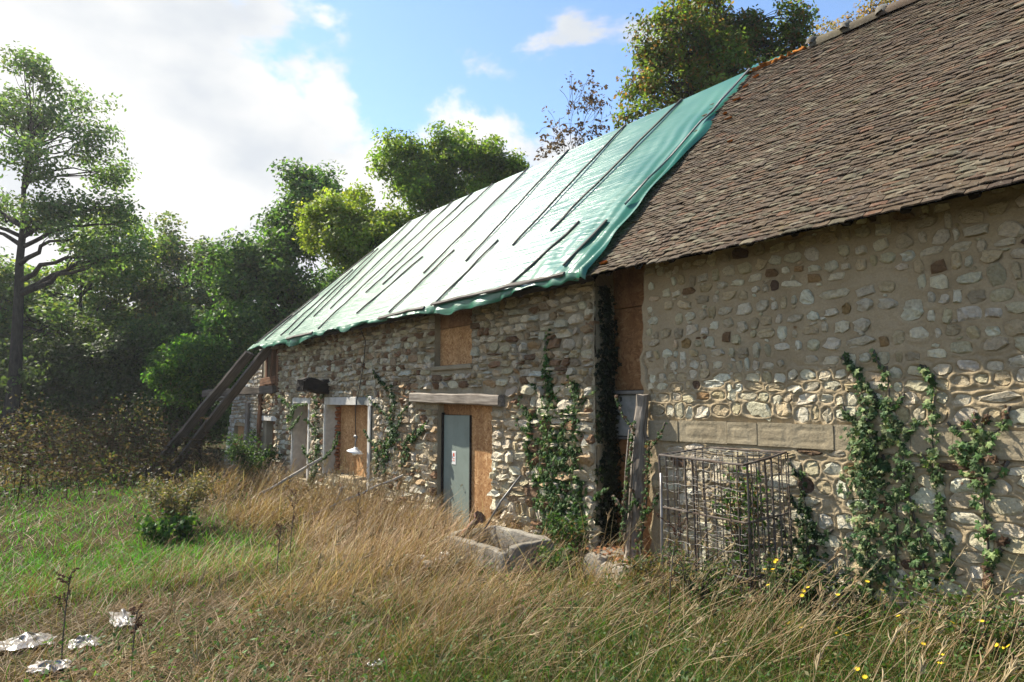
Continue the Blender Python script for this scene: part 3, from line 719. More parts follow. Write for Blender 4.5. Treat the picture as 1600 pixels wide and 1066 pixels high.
# cement band, cast in lengths
x = .07; r = np.random.default_rng(8)
while x < BX1:
    w = r.uniform(.28, .62); p = r.uniform(.020, .032); z0 = 1.372+r.normal(0, .004); z1 = 1.572+r.normal(0, .005)
    nx = max(4, int(w/.02)); ax = np.linspace(x, x+w-.004, nx); az = np.linspace(z0, z1, 14)
    A, B = np.meshgrid(ax, az, indexing='ij'); D = -p-.006*fbm(A*6, B*6, 12, 3)
    rx0, rx1, rz0, rz1 = x+w*.15, x+w*.8, z0+.05, z1-.045       # a scored rectangle in the face
    ins = np.minimum(np.minimum(A-rx0, rx1-A), np.minimum(B-rz0, rz1-B)); D = D+.006*np.exp(-(ins/.009)**2)
    nn, mm = A.shape; i = np.arange(nn-1)[:, None]*mm; j = np.arange(mm-1)[None, :]
    q = MB(); q.add(np.stack([A, D, B], -1).reshape(-1, 3), [np.stack([i+j, i+mm+j, i+mm+j+1, i+j+1], -1).reshape(-1, 4)])
    fr = np.concatenate([np.stack([A, D, B], -1)[:, -1], np.stack([A, np.full_like(D, .04), B], -1)[:, -1]]); kk = np.arange(nn-1)
    q.add(fr, [np.stack([kk, kk+1, nn+kk+1, nn+kk], -1)])
    fr = np.concatenate([np.stack([A, D, B], -1)[:, 0], np.stack([A, np.full_like(D, .04), B], -1)[:, 0]]); q.add(fr, [np.stack([kk, kk+1, nn+kk+1, nn+kk], -1)[:, ::-1]])
    for s in (0, -1):
        fr = np.concatenate([np.stack([A, D, B], -1)[s], np.stack([A, np.full_like(D, .04), B], -1)[s]]); kk = np.arange(mm-1); q.add(fr, [np.stack([kk, kk+1, mm+kk+1, mm+kk], -1)])
    obj('band_block', q.mesh('band_block', M['band'], True), barn); x += w

# tiled roof
def sag(x, s): return .035*fbm(np.asarray(x)*.45, np.asarray(s)*.5, 14, 2)+.008*vnoise(np.asarray(x)*1.6, np.asarray(s)*1.4, 15)-.03*np.sin(np.clip(np.asarray(s)/SL, 0, 1)*math.pi)
mb = MB(); gx = np.linspace(-.62, BX1+.25, 40); gs = np.linspace(.10, SL, 24); A, B = np.meshgrid(gx, gs, indexing='ij')
Pd = roofp(A, B, sag(A, B)-.055); nn, mm = A.shape; i = np.arange(nn-1)[:, None]*mm; j = np.arange(mm-1)[None, :]
qd = np.stack([i+j, i+mm+j, i+mm+j+1, i+j+1], -1).reshape(-1, 4)
mb.add(Pd.reshape(-1, 3), [qd]); mb.add(roofp(A, B, sag(A, B)-.08).reshape(-1, 3), [qd[:, ::-1]])
mb.add([Pd[0, -1], Pd[-1, -1], (BX1+.25, BY, EAVE_Z), (-.62, BY, EAVE_Z)], [[(0, 1, 2, 3)]])
broof = obj('roof', mb.mesh('barn_roof_deck', M['dark_wood'], False), barn)
for x in np.arange(-.4, BX1, .45):
    timber('rafter', roofp(x, .16, -.12), roofp(x, 1.0, -.12), .07, .10, M['dark_wood'], broof, seed=int(x*11) % 97, seg=2)
TW, TL, EXPO = .135, .175, .0465
def tile_unit(r):
    w = TW*r.uniform(.93, 1.0); L = TL*r.uniform(.97, 1.03); t = .0095*r.uniform(.85, 1.2); cam_ = r.normal(.003, .004)
    V = []
    for iy, y in enumerate((0, L)):
        for ix, x in enumerate((-.5, -.17, .17, .5)):
            c = cam_*(1-(2*x)**2); yy = y+(r.normal(0, .005) if iy == 0 else 0)
            V.append((x*w, yy, c)); V.append((x*w, yy+(.003 if iy == 0 else 0), c+t))
    def id(iy, ix, iz): return iy*8+ix*2+iz
    Q = []
    for ix in range(3):
        Q.append((id(0, ix, 1), id(0, ix+1, 1), id(1, ix+1, 1), id(1, ix, 1)))
        Q.append((id(0, ix, 0), id(1, ix, 0), id(1, ix+1, 0), id(0, ix+1, 0)))
        Q.append((id(0, ix, 0), id(0, ix+1, 0), id(0, ix+1, 1), id(0, ix, 1)))
    Q.append((id(0, 0, 0), id(0, 0, 1), id(1, 0, 1), id(1, 0, 0))); Q.append((id(0, 3, 0), id(1, 3, 0), id(1, 3, 1), id(0, 3, 1)))
    return np.array(V), np.array(Q)
PAL_T = [((.082, .060, .040), 6), ((.092, .066, .044), 5), ((.074, .056, .040), 5), ((.102, .079, .055), 3), ((.130, .112, .080), 1.0), ((.108, .064, .040), .7), ((.062, .047, .034), 2.5), ((.094, .083, .058), 3)]
r = np.random.default_rng(61); tpool = []
for k in range(60):
    V, Q = tile_unit(r); c = pick(PAL_T, r); tpool.append((V, Q, c, mesh_np('tile', V, [Q], M['tile'], np.tile(c, (len(V), 1)), False)))
tiles = []
nrow = int((SL-.05)/EXPO)
RM = Matrix(((1, 0, 0), (0, SV[1], NV[1]), (0, SV[2], NV[2]))).to_4x4()
for i in range(nrow+1):
    x = -.60+(i % 2)*TW/2+r.normal(0, .01); rowj = r.normal(0, .0025)
    while x < BX1+.2:
        s = -.03+i*EXPO+rowj+r.normal(0, .0032)-(r.uniform(.01, .05) if r.random() < .012 else 0)
        if i == 0: s -= .02*abs(r.normal())
        off = float(sag(x, s))
        p = roofp(x, s, off+.020+abs(r.normal(0, .002))+(.008 if r.random() < .04 else 0))
        m = Matrix.Translation(Vector(p)) @ RM @ Matrix.Rotation(r.normal(0, .012), 4, 'Z') @ Matrix.Rotation(-.185+r.normal(0, .010), 4, 'X') @ Matrix.Rotation(r.normal(0, .014), 4, 'Y')
        if r.random() > .004: tiles.append((p, m))
        x += TW*r.uniform(.985, 1.01)
tp = np.array([t[0] for t in tiles]); rel = tp-CAM; f = rel @ FWD; pxx = (rel @ np.array([math.sin(YAW), math.cos(YAW), 0]))/np.maximum(f, .1)*1067/1600
upv = np.cross(np.array([math.sin(YAW), math.cos(YAW), 0]), FWD); pyy = (rel @ upv)/np.maximum(f, .1)*1067/1066
score = np.where((f > .5) & (np.abs(pxx) < .5) & (np.abs(pyy) < .5), 1/np.maximum(f, .1)**2*(-(rel @ NV))/np.maximum(f, .1), 0)
mb = MB()
for rank, k in enumerate(np.argsort(-score)):
    V, Q, c, me = tpool[r.integers(len(tpool))]; m = tiles[k][1]
    if rank < 300: obj('tile', me, broof, m)
    else: mb.add(V @ np.array(m.to_3x3()).T+np.array(m.translation), [Q], c)
o = obj('roof_tiles', mb.mesh('roof_tiles', M['tile'], False, True), barn); o['kind'] = 'stuff'
# ridge tiles
def ridge_tile(x, L, R0, seed):
    r = np.random.default_rng(seed); q = MB(); a = np.linspace(R(-8), R(188), 12)
    pts = []
    for t, rr in ((0, R0*1.06), (.06, R0), (L-.02, R0*.95), (L+.04, R0*.93)):
        pts.append(np.stack([np.full(12, x+t), RIDGE_Y+rr*np.cos(a), RIDGE_Z-.04+rr*np.sin(a)], -1))
    P = np.concatenate(pts)+r.normal(0, .004, (48, 3)); F = []
    for k in range(3):
        for jx in range(11): F.append((k*12+jx, k*12+jx+1, k*12+12+jx+1, k*12+12+jx))
    q.add(P, [F], pick(PAL_T[3:5], r)*.95)
    a2 = np.linspace(R(10), R(170), 12); ring = []
    for t, rr in ((-.05, R0*1.0), (-.035, R0*1.22), (.035, R0*1.25), (.06, R0*1.0)):       # mortar collar over the joint
        ring.append(np.stack([np.full(12, x+t), RIDGE_Y+rr*np.cos(a2), RIDGE_Z-.04+rr*np.sin(a2)*1.05], -1))
    P = np.concatenate(ring)+r.normal(0, .008, (48, 3)); q.add(P, [F], (.14, .13, .11))
    obj('ridge_tile', q.mesh('ridge_tile', M['tile'], True, True), broof)
x = .62; k = 0
while x < BX1:
    ridge_tile(x, .40, .125, 300+k); x += .43; k += 1
# bare mortar bed with orange lichen where the ridge tiles are gone
r = np.random.default_rng(4)
for x in np.arange(-.28, .62, .10):
    V, Q, T = stone_unit(r); V = V*np.array([.13*r.uniform(.6, 1.2), .05, .055*r.uniform(.5, 1.3)])+np.array([x+r.normal(0, .03), RIDGE_Y-.06, RIDGE_Z-.015])
    obj('mortar_lump', mesh_np('mortar_lump', V, [Q, T], M['moss']), broof)
for (x, s) in ((-.12, 3.75), (-.1, 3.4), (.0, 2.9), (-.3, .12), (.35, 2.2), (-.05, 3.95), (-.14, 3.1)):
    V, Q, T = stone_unit(r); V = V @ np.diag([.13*r.uniform(.4, 1), .012, .035*r.uniform(.5, 1.2)]); p = roofp(x, s, .045+float(sag(x, s)))
    m = Matrix.Translation(Vector(p)) @ RM @ Matrix.Rotation(R(90), 4, 'X')
    obj('lichen_patch', mesh_np('lichen_patch', V, [Q, T], M['moss']), broof, m)

# ------------------------------------------------------------------ tarpaulin
tarp = thing('tarpaulin', 'shiny green tarpaulin battened over the cottage roof', 'tarpaulin', (-7, 0, 3.2))
def tarp_right(s): return -.44+.20*(s/SL)+.03*np.sin(s*3.1)+.02*np.sin(s*7.3)
def tarp_off(x, s):
    e = tarp_right(s)-x
    f = .055+.010*fbm(x*.9, s*.7, 70, 2)+.005*vnoise(x*2.2-s*1.5, s*1.0+x*.5, 71)*sstep(-1, -3, x)
    edge = np.exp(-np.clip(e, 0, 9)/.38)
    f = f+edge*(.045*np.sin(e*24+1.2*np.sin(s*1.3))+.03)*sstep(SL*1.02, SL*.45, s)
    f = f-.02*np.exp(-(e/.05)**2)
    f = f+.022*sstep(1.6, .1, s)*sstep(3.2, .2, e)*np.sin((x*.9+s*.75)*11+2*vnoise(x*2, s*2, 73))*np.abs(vnoise(x*1.3, s*1.7, 74))*1.6
    return f-.025*np.sin(np.clip(s/SL, 0, 1)*math.pi)
nu, nv = 420, 100
u = np.linspace(0, 1, nu); s = np.linspace(0, SL, nv); U, S = np.meshgrid(u, s, indexing='ij')
XLf = CX0+.0+(HX-CX0)*S/SL; XRf = tarp_right(S); Xt = XLf+(XRf-XLf)*U
P = roofp(Xt, S, tarp_off(Xt, S))
i = np.arange(nu-1)[:, None]*nv; j = np.arange(nv-1)[None, :]; Qf = np.stack([i+j, i+nv+j, i+nv+j+1, i+j+1], -1).reshape(-1, 4)
mb = MB(); mb.add(P.reshape(-1, 3), [Qf])
# hanging hem below the eave
nh = 9; hem = np.zeros((nu, nh, 3)); xe = Xt[:, 0]
drop = .07+.05*vnoise(xe*1.3, xe*0, 80)+.045*vnoise(xe*2.7, xe*0, 81)+.10*np.exp(-((xe+2.6)/1.0)**2)+.10*np.exp(-((xe+9.6)/.8)**2)+.06*np.exp(-((xe+.8)/.3)**2)
drop = np.maximum(drop, .03)
for k in range(nh):
    t = k/(nh-1); wv = .05*vnoise(xe*3.1, xe*0, 83)*t+.03*vnoise(xe*8, xe*0, 84)*t
    hem[:, k, 0] = xe; hem[:, k, 1] = P[:, 0, 1]-.035*np.sin(t*1.9)-wv; hem[:, k, 2] = P[:, 0, 2]-drop*t-.006*np.sin(t*3)
i = np.arange(nu-1)[:, None]*nh; j = np.arange(nh-1)[None, :]; mb.add(hem.reshape(-1, 3), [np.stack([i+j, i+j+1, i+nh+j+1, i+nh+j], -1).reshape(-1, 4)])
# side hem along the barn roof, hipped end and back slope
back = np.zeros((nu, 12, 3)); tt = np.linspace(0, 1, 12)
xb = Xt[:, -1]
for k, t in enumerate(tt):
    back[:, k, 0] = xb+(np.interp(np.linspace(0, 1, nu), [0, 1], [CX0, -.4])-xb)*t; back[:, k, 1] = P[:, -1, 1]+(BY-P[:, -1, 1])*t; back[:, k, 2] = P[:, -1, 2]+(EAVE_Z+.06-P[:, -1, 2])*t+.02*math.sin(t*3.1)
i = np.arange(nu-1)[:, None]*12; j = np.arange(11)[None, :]; mb.add(back.reshape(-1, 3), [np.stack([i+j, i+12+j, i+12+j+1, i+j+1], -1).reshape(-1, 4)])
hip = np.zeros((nv, 20, 3))
for k, t in enumerate(np.linspace(0, 1, 20)):
    hip[:, k] = P[0]+(back[0][np.clip((np.linspace(1, 0, nv)*11).round().astype(int), 0, 11)]-P[0])*t
yb = BY-(P[0, :, 1]-EAVE_Y)
for k, t in enumerate(np.linspace(0, 1, 20)):
    hip[:, k, 0] = P[0, :, 0]; hip[:, k, 1] = P[0, :, 1]+(yb-P[0, :, 1])*t; hip[:, k, 2] = P[0, :, 2]
i = np.arange(nv-1)[:, None]*20; j = np.arange(19)[None, :]; mb.add(hip.reshape(-1, 3), [np.stack([i+j, i+20+j, i+20+j+1, i+j+1], -1).reshape(-1, 4)])
# strip of tarpaulin trailing along the bare ridge
xr_ = np.linspace(-.26, .60, 20); strip = np.zeros((20, 5, 3))
for k, (dy, dz) in enumerate(((-.10, .00), (-.05, .055), (0, .075), (.06, .055), (.14, -.03))):
    strip[:, k, 0] = xr_; sc_ = np.linspace(1, .25, 20); strip[:, k, 1] = RIDGE_Y+.03+dy*sc_; strip[:, k, 2] = RIDGE_Z+.03+dz*sc_+.01*np.sin(xr_*19)
i = np.arange(19)[:, None]*5; j = np.arange(4)[None, :]; mb.add(strip.reshape(-1, 3), [np.stack([i+j, i+5+j, i+5+j+1, i+j+1], -1).reshape(-1, 4)])
obj('sheet', mb.mesh('tarpaulin_sheet', M['tarp'], True), tarp)
def s_of(z): return (z-EAVE_Z-.04)/math.sin(TH)
BAT = [(-9.99, 6.33, -9.91, 3.69), (-9.01, 6.35, -9.24, 3.81), (-8.05, 6.33, -8.59, 3.27), (-7.21, 6.33, -7.83, 4.0), (-6.44, 6.33, -7.27, 4.10), (-5.26, 6.34, -5.57, 4.07), (-4.07, 6.34, -4.12, 4.03), (-2.63, 6.33, -2.92, 4.07), (-1.47, 6.33, -2.15, 4.15),
       (-6.49, 4.59, -7.06, 3.44), (-5.13, 4.45, -5.35, 3.26), (-3.62, 4.32, -3.75, 3.22), (-1.54, 4.14, -1.94, 3.27), (-.86, 3.97, -.97, 3.34), (-10.45, 5.6, -10.43, 3.30), (-10.9, 5.1, -11.2, 3.35), (-11.7, 4.5, -12.2, 3.30), (-12.2, 4.0, -12.8, 3.28), (-10.7, 5.6, -12.95, 3.26)]
for k, (xa, za, xb_, zb) in enumerate(BAT):
    sa, sb = s_of(za), s_of(zb)
    pa = roofp(xa, sa, float(tarp_off(np.array(xa), np.array(sa)))+.018); pb = roofp(xb_, sb, float(tarp_off(np.array(xb_), np.array(sb)))+.018)
    timber('batten', pa, pb, .034, .024, M['batten'], tarp, up=NV, seed=100+k, wob=.004)
timber('edge_cord', roofp(-.25, SL-.06, .09), roofp(-.66, 1.25, .10), .022, .022, M['galv'], tarp, up=NV, seed=140, wob=.006)
for (xa, xb_, s0, of) in ((-3.8, -.82, -.015, .085), (-10.3, -8.75, -.02, .06), (-5.6, -4.05, -.03, .065)):
    timber('eave_batten', roofp(xa, s0, of), roofp(xb_, s0+.01, of), .055, .03, M['batten'], tarp, up=NV, seed=int(xa*10) % 71, wob=.006)
# ------------------------------------------------------------------ single objects
RIGHT = np.array([math.sin(YAW), math.cos(YAW), 0]); UPV = np.cross(RIGHT, FWD)
def at_y(px, py, y=0.0):
    d = FWD+RIGHT*(px-800)/1067-UPV*(py-533)/1067; return CAM+d*(y-CAM[1])/d[1]
def at_g(px, py):
    d = FWD+RIGHT*(px-800)/1067-UPV*(py-533)/1067; z = 0.0
    for _ in range(6):
        p = CAM+d*(z-CAM[2])/d[2]; z = float(gz(p[0], p[1]))
    return p
# raking props at the corner
for k, (a, b, lab) in enumerate((((-12.35, -.14, 3.16), (-14.95, -1.95, -.25), 'long brown plank prop nearer the camera, leaning on the cottage corner post'), ((-12.80, -.50, 3.02), (-15.35, -2.38, -.3), 'long brown plank prop behind its twin, leaning under the tarpaulin corner'))):
    t = thing('raking_prop', lab, 'prop', (b[0], b[1], -.2), 'raking props at the cottage corner')
    timber('plank', b, a, .09, .25, M['prop_wood'], t, up=(.6, -.5, .6), seed=200+k, wob=.004)
    if k == 0:
        m = np.array(b)+(np.array(a)-np.array(b))*.62
        timber('cleat', m+np.array([-.55, -.12, -.02]), m+np.array([.05, -.14, .03]), .10, .06, M['old_wood'], t, seed=210)
t = thing('cross_beam', 'horizontal dark beam running out from the corner between the two props', 'beam', (-13.6, -.15, 2.0))
timber('beam', (-16.2, -.80, 2.02), (-11.95, -.13, 2.08), .10, .19, M['prop_wood'], t, seed=215, wob=.006)
# hanging lamp and its cable
lp = np.array([-7.05, -.15, .86])
t = thing('hanging_lamp', 'white enamel lampshade with glass bulb hanging before the boarded window', 'lamp', lp)
prof = [(.022, .075), (.035, .07), (.04, .045), (.075, .03), (.13, .0), (.158, -.022), (.152, -.026), (.12, -.004), (.06, .02), (.03, .03)]
a = np.arange(28)*2*math.pi/28; P = np.concatenate([np.stack([lp[0]+rr*np.cos(a), lp[1]+rr*np.sin(a), np.full(28, lp[2]+zz_)], -1) for rr, zz_ in prof])
Fq = [(k*28+j, k*28+(j+1) % 28, k*28+28+(j+1) % 28, k*28+28+j) for k in range(len(prof)-1) for j in range(28)]
mtilt = Matrix.Translation(Vector(lp)) @ Matrix.Rotation(R(10), 4, 'Y') @ Matrix.Rotation(R(-8), 4, 'X')
obj('shade', mesh_np('shade', P-lp, [Fq], M['enamel']), t, mtilt)
prof = [(.001, -.085), (.03, -.08), (.05, -.055), (.048, -.03), (.03, -.01)]
P = np.concatenate([np.stack([rr*np.cos(a), rr*np.sin(a), np.full(28, zz_)], -1) for rr, zz_ in prof])
obj('bulb', mesh_np('bulb', P, [[(k*28+j, k*28+(j+1) % 28, k*28+28+(j+1) % 28, k*28+28+j) for k in range(4) for j in range(28)]], M['glass']), t, mtilt)
mb = MB(); mb.add(*tube_vf([lp+(0, 0, .07), lp+(0, 0, .16), lp+(.02, .01, .24)], .016, 8)); mb.add(*tube_vf([lp+(-.06, 0, .265), lp+(.0, 0, .27), lp+(.07, 0, .25)], [.02, .035, .02], 8))
obj('bracket', mb.mesh('lamp_bracket', M['galv']), t)
mb = MB(); mb.add(*tube_vf([lp+(.01, 0, .27), lp+(.01, -.02, .8), (-7.0, -.10, 2.1), (-6.86, -.10, 2.5), (-6.78, -.11, 2.9), (-6.75, -.30, 3.25)], .008, 5)); obj('cable', mb.mesh('lamp_cable', M['black']), t)
# leaning post in the gap
t = thing('leaning_post', 'split weathered timber post leaning at the edge of the barn wall', 'post', (-.12, -.14, .1))
timber('post', (-.10, -.14, -.15), (.06, -.10, 1.84), .20, .19, M['old_wood'], t, seed=220, wob=.009, seg=16, bev=.25, taper=.62)
mb = MB()
for k in range(7):
    xo = rng.uniform(-.09, .09); z0 = rng.uniform(0, .7); mb.add(*tube_vf([(-.085+xo*.8+z0*.085, -.243, z0), (-.085+xo*.8+(z0+.5)*.085, -.235, z0+.5), (-.085+xo*.8+(z0+.9)*.083, -.215, min(z0+.9, 1.7))], [.008, .011, .005], 5))
obj('splinters', mb.mesh('splinters', M['old_wood']), t)
# stone step and trough
t = thing('stone_step', 'broken stone threshold block covered with dry leaves below the gap', 'step', (-.2, -.35, 0))
def rough_block(x0, x1, y0, y1, z0, z1, seed, mat, parent, amp=.018):
    n = 9; g = np.linspace(-1, 1, n); V = []; Q = []
    for ax in range(3):
        for sg_ in (-1, 1):
            A, B = np.meshgrid(g, g, indexing='ij'); P = np.zeros((n, n, 3)); P[..., ax] = sg_; P[..., (ax+1) % 3] = A; P[..., (ax+2) % 3] = B
            o_ = len(V)*n*n; V.append(P.reshape(-1, 3)); i = np.arange(n-1)[:, None]*n; j = np.arange(n-1)[None, :]; q = np.stack([i+j, i+n+j, i+n+j+1, i+j+1], -1).reshape(-1, 4)+o_; Q.append(q if sg_ > 0 else q[:, ::-1])
    V = np.concatenate(V); l = (np.abs(V)**7).sum(1)**(1/7); V = V/l[:, None]*1.0
    c = np.array([(x0+x1)/2, (y0+y1)/2, (z0+z1)/2]); h = np.array([(x1-x0)/2, (y1-y0)/2, (z1-z0)/2]); W_ = c+V*h
    nz = np.stack([fbm(W_[:, 0]*5+W_[:, 2]*3, W_[:, 1]*5-W_[:, 2]*2, seed+k, 3) for k in range(3)], -1)
    return obj('block', mesh_np('block', W_+nz*amp*1.6, Q, mat), parent)
rough_block(-.60, -.22, -.42, .22, -.3, .16, 3, M['concrete'], t); rough_block(-.25, .10, -.48, .20, -.3, .13, 8, M['stone_grey'], t); rough_block(-.16, .10, -.62, -.40, -.3, .03, 13, M['concrete'], t)
nl = 160; P = np.stack([rng.uniform(-.58, .08, nl), rng.uniform(-.42, .2, nl), np.full(nl, .0)], -1); P[:, 2] = np.where(P[:, 0] < -.23, .172, .142)+rng.uniform(0, .02, nl)
k4 = rng.uniform(0, 6.28, nl); e1 = np.stack([np.cos(k4), np.sin(k4), rng.normal(0, .3, nl)], -1)*.032; e2 = np.stack([-np.sin(k4), np.cos(k4), rng.normal(0, .3, nl)], -1)*.018
Vv = np.stack([P-e1, P+e2, P+e1, P-e2], 1).reshape(-1, 3); kq = np.arange(nl)*4
o = obj('dry_leaves', mesh_np('dry_leaves', Vv, [np.stack([kq, kq+1, kq+2, kq+3], -1)], M['dryleaf'], np.repeat(np.array([(.20, .095, .05)])*rng.uniform(.6, 1.4, (nl, 1)), 4, 0), False), t); o['kind'] = 'stuff'
t = thing('concrete_trough', 'broken grey concrete trough below the door, half sunk in the grass', 'trough', (-1.9, -.75, -.2))
def slab(name, p, q, h, th, mat, seed, chip=.05):
    r = np.random.default_rng(seed); p = np.array(p, float); q = np.array(q, float); d = q-p; nrm = np.array([-d[1], d[0], 0]); nrm /= np.linalg.norm(nrm); n = 26
    V = []
    for k in range(n):
        b = p+d*k/(n-1); tz = h+chip*1.6*float(vnoise(k*.3, seed, 5))+chip*.15*r.normal(); 
        V += [b-nrm*th/2, b+nrm*th/2, b+nrm*th/2+(0, 0, tz), b-nrm*th/2+(0, 0, tz+.008*r.normal())]
    Q = [(k*4+j, k*4+(j+1) % 4, k*4+4+(j+1) % 4, k*4+4+j) for k in range(n-1) for j in range(4)]+[(3, 2, 1, 0), (n*4-4, n*4-3, n*4-2, n*4-1)]
    return mesh_np(name, V, [Q], mat, None, False)
A_, B_, C_, D_ = (-2.36, -.94, -.28), (-1.14, -1.00, -.28), (-1.20, -.34, -.28), (-2.36, -.36, -.28)
for k, b_ in enumerate(((-2.40, -1.10, -1.06, -.94, -.3, .145), (-1.22, -1.10, -.95, -.34, -.3, .19), (-2.40, -1.10, -.42, -.32, -.3, .21), (-2.42, -2.31, -.95, -.36, -.3, .165))):
    o = rough_block(*b_, 20+k*3, M['concrete'], t, .012); o.name = 'side'
mb = MB(); mb.add([np.array(A_)+(0, 0, .15), np.array(B_)+(0, 0, .15), np.array(C_)+(0, 0, .15), np.array(D_)+(0, 0, .15)], [[(0, 1, 2, 3)]]); obj('base', mb.mesh('trough_base', M['ground'], False), t)
t = thing('rusty_pipe', 'short rusty flanged iron pipe resting on the trough rim', 'pipe', (-2.1, -.85, .1))
pa, pb = np.array([-2.22, -.86, .14]), np.array([-1.98, -.78, .37])
mb = MB(); mb.add(*tube_vf([pa-(pb-pa)*.6, pa, pb], .038, 12)); obj('tube', mb.mesh('pipe_tube', M['rust']), t)
mb = MB(); d = (pb-pa)/np.linalg.norm(pb-pa); mb.add(*tube_vf([pb, pb+d*.022], .085, 8)); obj('flange', mb.mesh('pipe_flange', M['rust'], False), t)
t = thing('metal_rod', 'thin grey metal rod leaning on the wall right of the door', 'rod', (-2.3, -.5, 0))
mb = MB(); mb.add(*tube_vf([(-2.33, -.62, -.05), (-2.2, -.3, .5), (-2.08, -.07, .82)], .014, 6)); obj('rod', mb.mesh('rod', M['galv']), t)
# bottle-rack like steel cage
cg = thing('steel_cage', 'tall rusty steel bar cage standing against the barn wall', 'cage', (1.35, -.6, 0))
FL, FR, BR, BL = (np.array(p) for p in ((.70, -.56), (1.63, -.60), (1.72, -.12), (.92, -.09)))
ztop = {0: 1.27, 1: 1.245, 2: 1.33, 3: 1.33}; zb = -.05; lean = np.array([-.02, .0])
def cp(p, z, dz=0): return np.array([p[0]+lean[0]*z, p[1]+lean[1]*z, z+dz])
def bar(p, q, w, mat=None, nm='bar', seed=0): return timber(nm, p, q, w, w, mat or M['cage'], cg, seed=seed, wob=.0015, seg=6, bev=.2)
k = 0
for (a_, b_, za, zb_, n, w) in ((FL, FR, 1.27, 1.245, 13, .008), (FR, BR, 1.245, 1.33, 9, .009), (BL, BR, 1.33, 1.33, 11, .007), (FL, BL, 1.27, 1.33, 6, .008)):
    for i in range(n):
        u_ = i/(n-1 if a_ is not FL or b_ is not BL else n); 
        if (a_ is FR or a_ is BL) and i == 0: continue
        p = a_+(b_-a_)*u_; zt = za+(zb_-za)*u_; k += 1
        q = p+rng.normal(0, .012, 2); bar(cp(p, zb), np.array([q[0]+lean[0]*zt, q[1], zt]), w*(1.9 if i in (0, 4, 5, 12) else 1), seed=k)
for za in (.36, .80):
    for a_, b_, d0, d1 in ((FL, FR, 0, -.02), (FR, BR, -.02, .03)):
        k += 1; o = bar(cp(a_, za, d0)-(0, .012, 0), cp(b_, za, d1)-(0, .012, 0), .016, nm='cross_bar', seed=k)
for a_, b_, z0, z1 in ((FL, FR, 1.27, 1.245), (FR, BR, 1.245, 1.33), (BR, BL, 1.33, 1.33), (BL, FL, 1.33, 1.27)):
    k += 1; bar(cp(a_, z0), cp(b_, z1), .018, nm='top_rail', seed=k)
for i, zz_ in enumerate(np.arange(.10, 1.26, .070)):                      # thin wires
    for a_, b_ in ((FL, FR), (BL, BR), ((FL+BL)/2, (FR+BR)/2)):
        jit = rng.normal(0, .006, 3); P = [cp(a_+(b_-a_)*u_, zz_+.007*math.sin(u_*31+i*2)+.02*u_*(1 if a_ is FL else 0)) for u_ in np.linspace(0, 1, 25)]
        mb = MB(); mb.add(*tube_vf(np.array(P)+jit, .0022, 5)); obj('wire', mb.mesh('wire', M['galv']), cg)
for i in range(9):
    u_ = (i+.5)/9; mb = MB(); p, q = FL+(BL-FL)*u_, FR+(BR-FR)*u_
    z0 = 1.27+.06*u_; z1 = 1.245+.085*u_
    mb.add(*tube_vf([cp(p, z0), cp((p+q)/2, (z0+z1)/2, -.01+rng.normal(0, .006)), cp(q, z1)], .0022, 5)); obj('wire', mb.mesh('wire', M['galv']), cg)
t = thing('conduit', 'thin pale metal tube standing beside the cage', 'tube', (.80, -.66, 0)); mb = MB(); mb.add(*tube_vf([(.80, -.70, -.05), (.80, -.69, .6), (.795, -.68, 1.12)], .012, 7)); obj('tube', mb.mesh('conduit', M['plastic']), t)
# loose timbers
t = thing('leaning_stick', 'pale grey stick leaning below the wide window', 'stick', (-9.6, -1.2, -.2)); timber('stick', (-9.55, -1.35, -.25), (-8.75, -.12, .62), .07, .05, M['pale_wood'], t, seed=240)
t = thing('plank_offcut', 'short pale plank stuck upright in dry grass under the window', 'plank', (-6.3, -.5, -.2)); timber('plank', (-6.62, -.75, -.25), (-6.42, -.62, .30), .16, .03, M['pale_wood'], t, seed=241)
t = thing('leaning_stick', 'thin pale stick slanting across dry grass left of the door', 'stick', (-5.6, -1.0, -.2)); timber('stick', (-6.3, -1.25, -.1), (-4.75, -.35, .62), .035, .03, M['pale_wood'], t, seed=242)
# rubbish
def crumple(name, label, cat, c, sx, sy, h, mat, seed, n=34):
    x = np.linspace(-1, 1, n); X, Y = np.meshgrid(x, x, indexing='ij'); rr = np.sqrt(X*X+Y*Y)+.25*vnoise(X*2, Y*2, seed)
    Z = h*np.clip(1-rr, -.3, 1)*(.5+.45*vnoise(X*3, Y*3, seed+1))+h*.10*vnoise(X*6, Y*6, seed+2)
    PX = c[0]+sx*X+sx*.12*vnoise(X*5, Y*5, seed+3); PY = c[1]+sy*Y+sy*.12*vnoise(X*5, Y*5, seed+4); PZ = gz(PX, PY)+.035+Z
    i = np.arange(n-1)[:, None]*n; j = np.arange(n-1)[None, :]; Q = np.stack([i+j, i+n+j, i+n+j+1, i+j+1], -1)[(rr < 1.05)[:-1, :-1]]
    o = obj(name, mesh_np(name, np.stack([PX, PY, PZ], -1).reshape(-1, 3), [Q.reshape(-1, 4)], mat, None, True)); tag(o, label, cat)
g = at_g(40, 1010); crumple('plastic_sheet', 'largest crumpled white plastic sheet in the bottom left corner', 'sheet', g, .22, .18, .07, M['plastic'], 400)
g = at_g(75, 1050); crumple('plastic_sheet', 'crumpled white plastic at the bottom edge, in front of the largest sheet', 'sheet', g, .13, .12, .07, M['plastic'], 410)
g = at_g(130, 1012); crumple('plastic_sheet', 'small torn white plastic right of the largest sheet', 'sheet', g, .13, .11, .07, M['plastic'], 420)
g = at_g(190, 973); crumple('plastic_sheet', 'thin pale plastic strip farther back in the flattened grass', 'sheet', g, .28, .09, .08, M['plastic'], 430)
